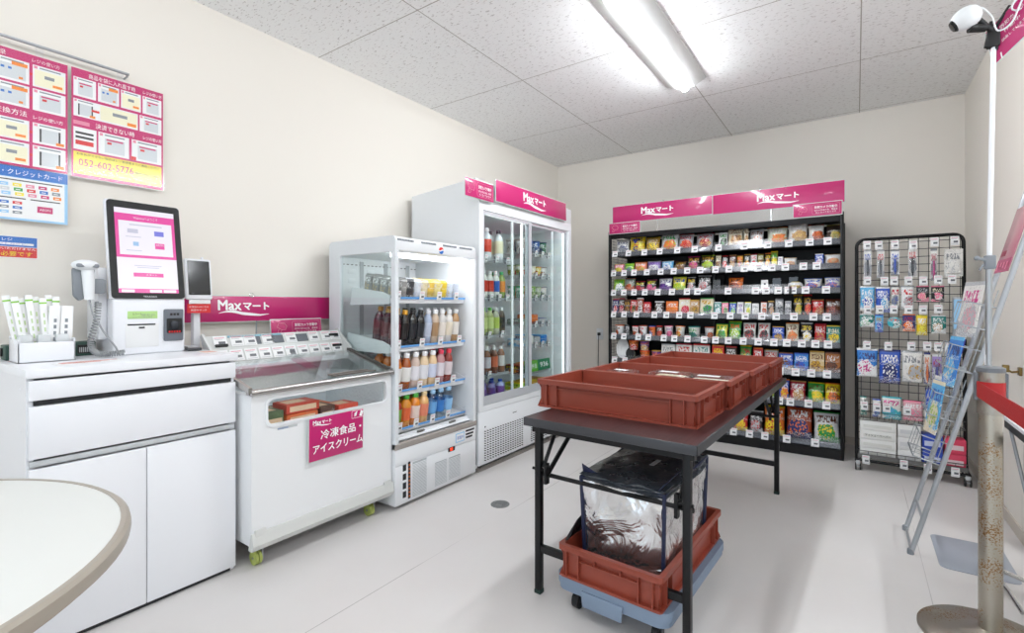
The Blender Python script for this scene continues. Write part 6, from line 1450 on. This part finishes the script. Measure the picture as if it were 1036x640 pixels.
# dark liner standing up behind the bag
m = MB()
ly = (-.31, -.24, -.1, .1, .24)
for a, b, h0, h1 in zip(ly[:-1], ly[1:], (.262, .315, .345, .34), (.315, .345, .34, .31)):
    m.face([DT @ Vector(q) for q in ((-.178, a, .16), (-.178, b, .16), (-.186, b, .26), (-.186, a, .26))]); m.face([DT @ Vector(q) for q in ((-.186, a, .26), (-.186, b, .26), (-.175, b, h1), (-.175, a, h0))])
lb = obj('black_liner', m, mat('liner black', '141416', .45)); sm = lb.modifiers.new('thick', 'SOLIDIFY'); sm.thickness = .003
tag(recenter(lb), 'black liner sheet standing up inside the dolly crate, left of the bag', 'liner')
def foil():
    m = bpy.data.materials.new('silver foil'); m.use_nodes = True; nt = m.node_tree; L = nt.links.new; b = nt.nodes['Principled BSDF']
    b.inputs['Base Color'].default_value = (.72, .72, .73, 1); b.inputs['Metallic'].default_value = .95; b.inputs['Roughness'].default_value = .27
    tc = nt.nodes.new('ShaderNodeTexCoord'); v = nt.nodes.new('ShaderNodeTexVoronoi'); v.feature = 'DISTANCE_TO_EDGE'; v.inputs['Scale'].default_value = 9; n = nt.nodes.new('ShaderNodeTexNoise'); n.inputs['Scale'].default_value = 7; n.inputs['Detail'].default_value = 3; n.inputs['Distortion'].default_value = 1.2
    L(tc.outputs['Object'], v.inputs[0]); L(tc.outputs['Object'], n.inputs[0]); a = nt.nodes.new('ShaderNodeMath'); a.operation = 'MULTIPLY_ADD'; a.inputs[1].default_value = .5; L(v.outputs[0], a.inputs[0]); L(n.outputs[0], a.inputs[2])
    bp = nt.nodes.new('ShaderNodeBump'); bp.inputs['Strength'].default_value = .9; bp.inputs['Distance'].default_value = .03; L(a.outputs[0], bp.inputs['Height']); L(bp.outputs[0], b.inputs['Normal']); return m
BX, BY, BZ0, BZ1 = .160, .235, .1545, .50
t = thing('cooler_bag', 'silver foil cooler bag with dark lid and navy straps, in the dolly crate', 'bag', DT @ Vector((.012, -.02, BZ0)), R(-3))
BT = DT @ Matrix.Translation((.012, -.02, -.006))
def bagshape(z0, z1, taper=.93, amp=.006, seg=14, seed=2, puff=.012):
    bm = bmesh.new(); bmesh.ops.create_cube(bm, size=2); bmesh.ops.subdivide_edges(bm, edges=bm.edges[:], cuts=seg, use_grid_fill=True); rn = random.Random(seed)
    for v in bm.verts:
        u, w_, h = v.co; f = (h + 1) / 2; tp = taper + (1 - taper) * f
        px = (1 - w_ * w_) * (1 - h * h) * puff; py = (1 - u * u) * (1 - h * h) * puff; pz = (1 - u * u) * (1 - w_ * w_) * puff
        wr = amp * (math.sin(u * 7 + w_ * 4 + h * 3) * .5 + math.sin(u * 3 - h * 9 + w_ * 5) * .5) + rn.uniform(-1, 1) * amp * .35
        x = u * BX * tp + (px * u if abs(u) > .99 else 0) + (wr if abs(u) > .99 else 0); y = w_ * BY * tp + (py * w_ if abs(w_) > .99 else 0) + (wr if abs(w_) > .99 else 0)
        z = z0 + (z1 - z0) * f + (wr * 1.2 if h > .99 else 0) + (pz if h > .99 else 0)
        if h > .2: z += .022 * (w_ > 0) * w_ * (h - .2)
        v.co = (x, y, z)
    mb = MB(); me = bpy.data.meshes.new('t'); bm.to_mesh(me); bm.free(); mb.b.from_mesh(me); mb.b.transform(BT); return mb
obj('foil_body', bagshape(BZ0 + .001, BZ1), foil(), t, smooth=60)
m = bagshape(BZ1 - .012, BZ1 + .014, taper=1., amp=.007, puff=.018, seed=5)
for v in m.b.verts: v.co = BT @ (Matrix.Diagonal((1.012, 1.012, 1, 1)) @ (BT.inverted() @ v.co))
lid = obj('lid', m, mat('charcoal nylon', '34393f', .28, bump=.8, bscale=14, coat=.3), t, smooth=60)
def B_(m): m.b.transform(BT); return m
m = MB()
for sx in (-1, 1):
    for sy in (-1, 1): m.tube([(sx * BX * .95, sy * BY * .95, BZ0 + .004), (sx * BX * .985, sy * BY * .985, .36), (sx * (BX + .002), sy * (BY + .002), BZ1 + (.02 if sy > 0 else 0))], .0075, 8)
m.tube([(-BX - .003, -BY - .003, BZ1), (BX + .003, -BY - .003, BZ1), (BX + .003, BY + .003, BZ1 + .022), (-BX - .003, BY + .003, BZ1 + .022)], .005, 8, closed=True)
obj('piping', B_(m), mat('navy piping', '1a2140', .5), t)
m = MB(); m.prism([(0, 0), (.085, 0), (.0, .035)], (-BX - .004, -BY + .02, BZ1 + .012), (1, -.12, 0), (0, -.3, 1), 0, .003); obj('flap', B_(m), mat('navy piping', '1a2140', .5), t)
m = MB(); m.prism([(0, 0), (.16, 0), (.02, .03)], (-BX + .03, BY - .0, BZ1 + .03), (1, 0, 0), (0, .2, 1), 0, .003); obj('flap', B_(m), mat('navy piping', '1a2140', .5), t)
m = MB(); m.prism([(0, 0), (.16, 0), (.14, .03), (0, .03)], (BX - .02, -BY + .0, BZ1 + .014), (.05, 1, .1), (.8, 0, 1), 0, .003)
obj('flap', B_(m), mat('navy piping', '1a2140', .5), t)
m = MB(); m.box(.035, .053, -.06, .02, BZ1 + .036, BZ1 + .0375, M=None); obj('lid_label', B_(m), M_lgrey, t)

# ================================================================ round table in the foreground
t = thing('round_table', 'cream topped round table cut off at the bottom left of the view', 'table', (-1.44, -.141, 0))
m = MB(); m.lathe([(.548, .672), (.55, .70), (.545, .7005), (.001, .7005)], (-1.44, -.141, 0), 96); obj('tabletop', m, mat('cream laminate', 'dddeda', .4), t)
m = MB(); m.lathe([(.545, .668), (.556, .668), (.565, .674), (.567, .685), (.565, .696), (.558, .7015), (.549, .7017)], (-1.44, -.141, 0), 96, cap=False); m.lathe([(.549, .7017), (.549, .66), (.545, .66)], (-1.44, -.141, 0), 96, cap=False); obj('edge_band', m, mat('taupe edging', 'a39a8e', .35), t)
m = MB(); m.lathe([(.035, .02), (.035, .668)], (-1.44, -.141, 0), 24); m.lathe([(.28, 0), (.28, .01), (.06, .035), (.035, .04)], (-1.44, -.141, 0), 40); m.lathe([(.14, .66), (.14, .672)], (-1.44, -.141, 0), 24); obj('pedestal', m, M_lgrey, t)
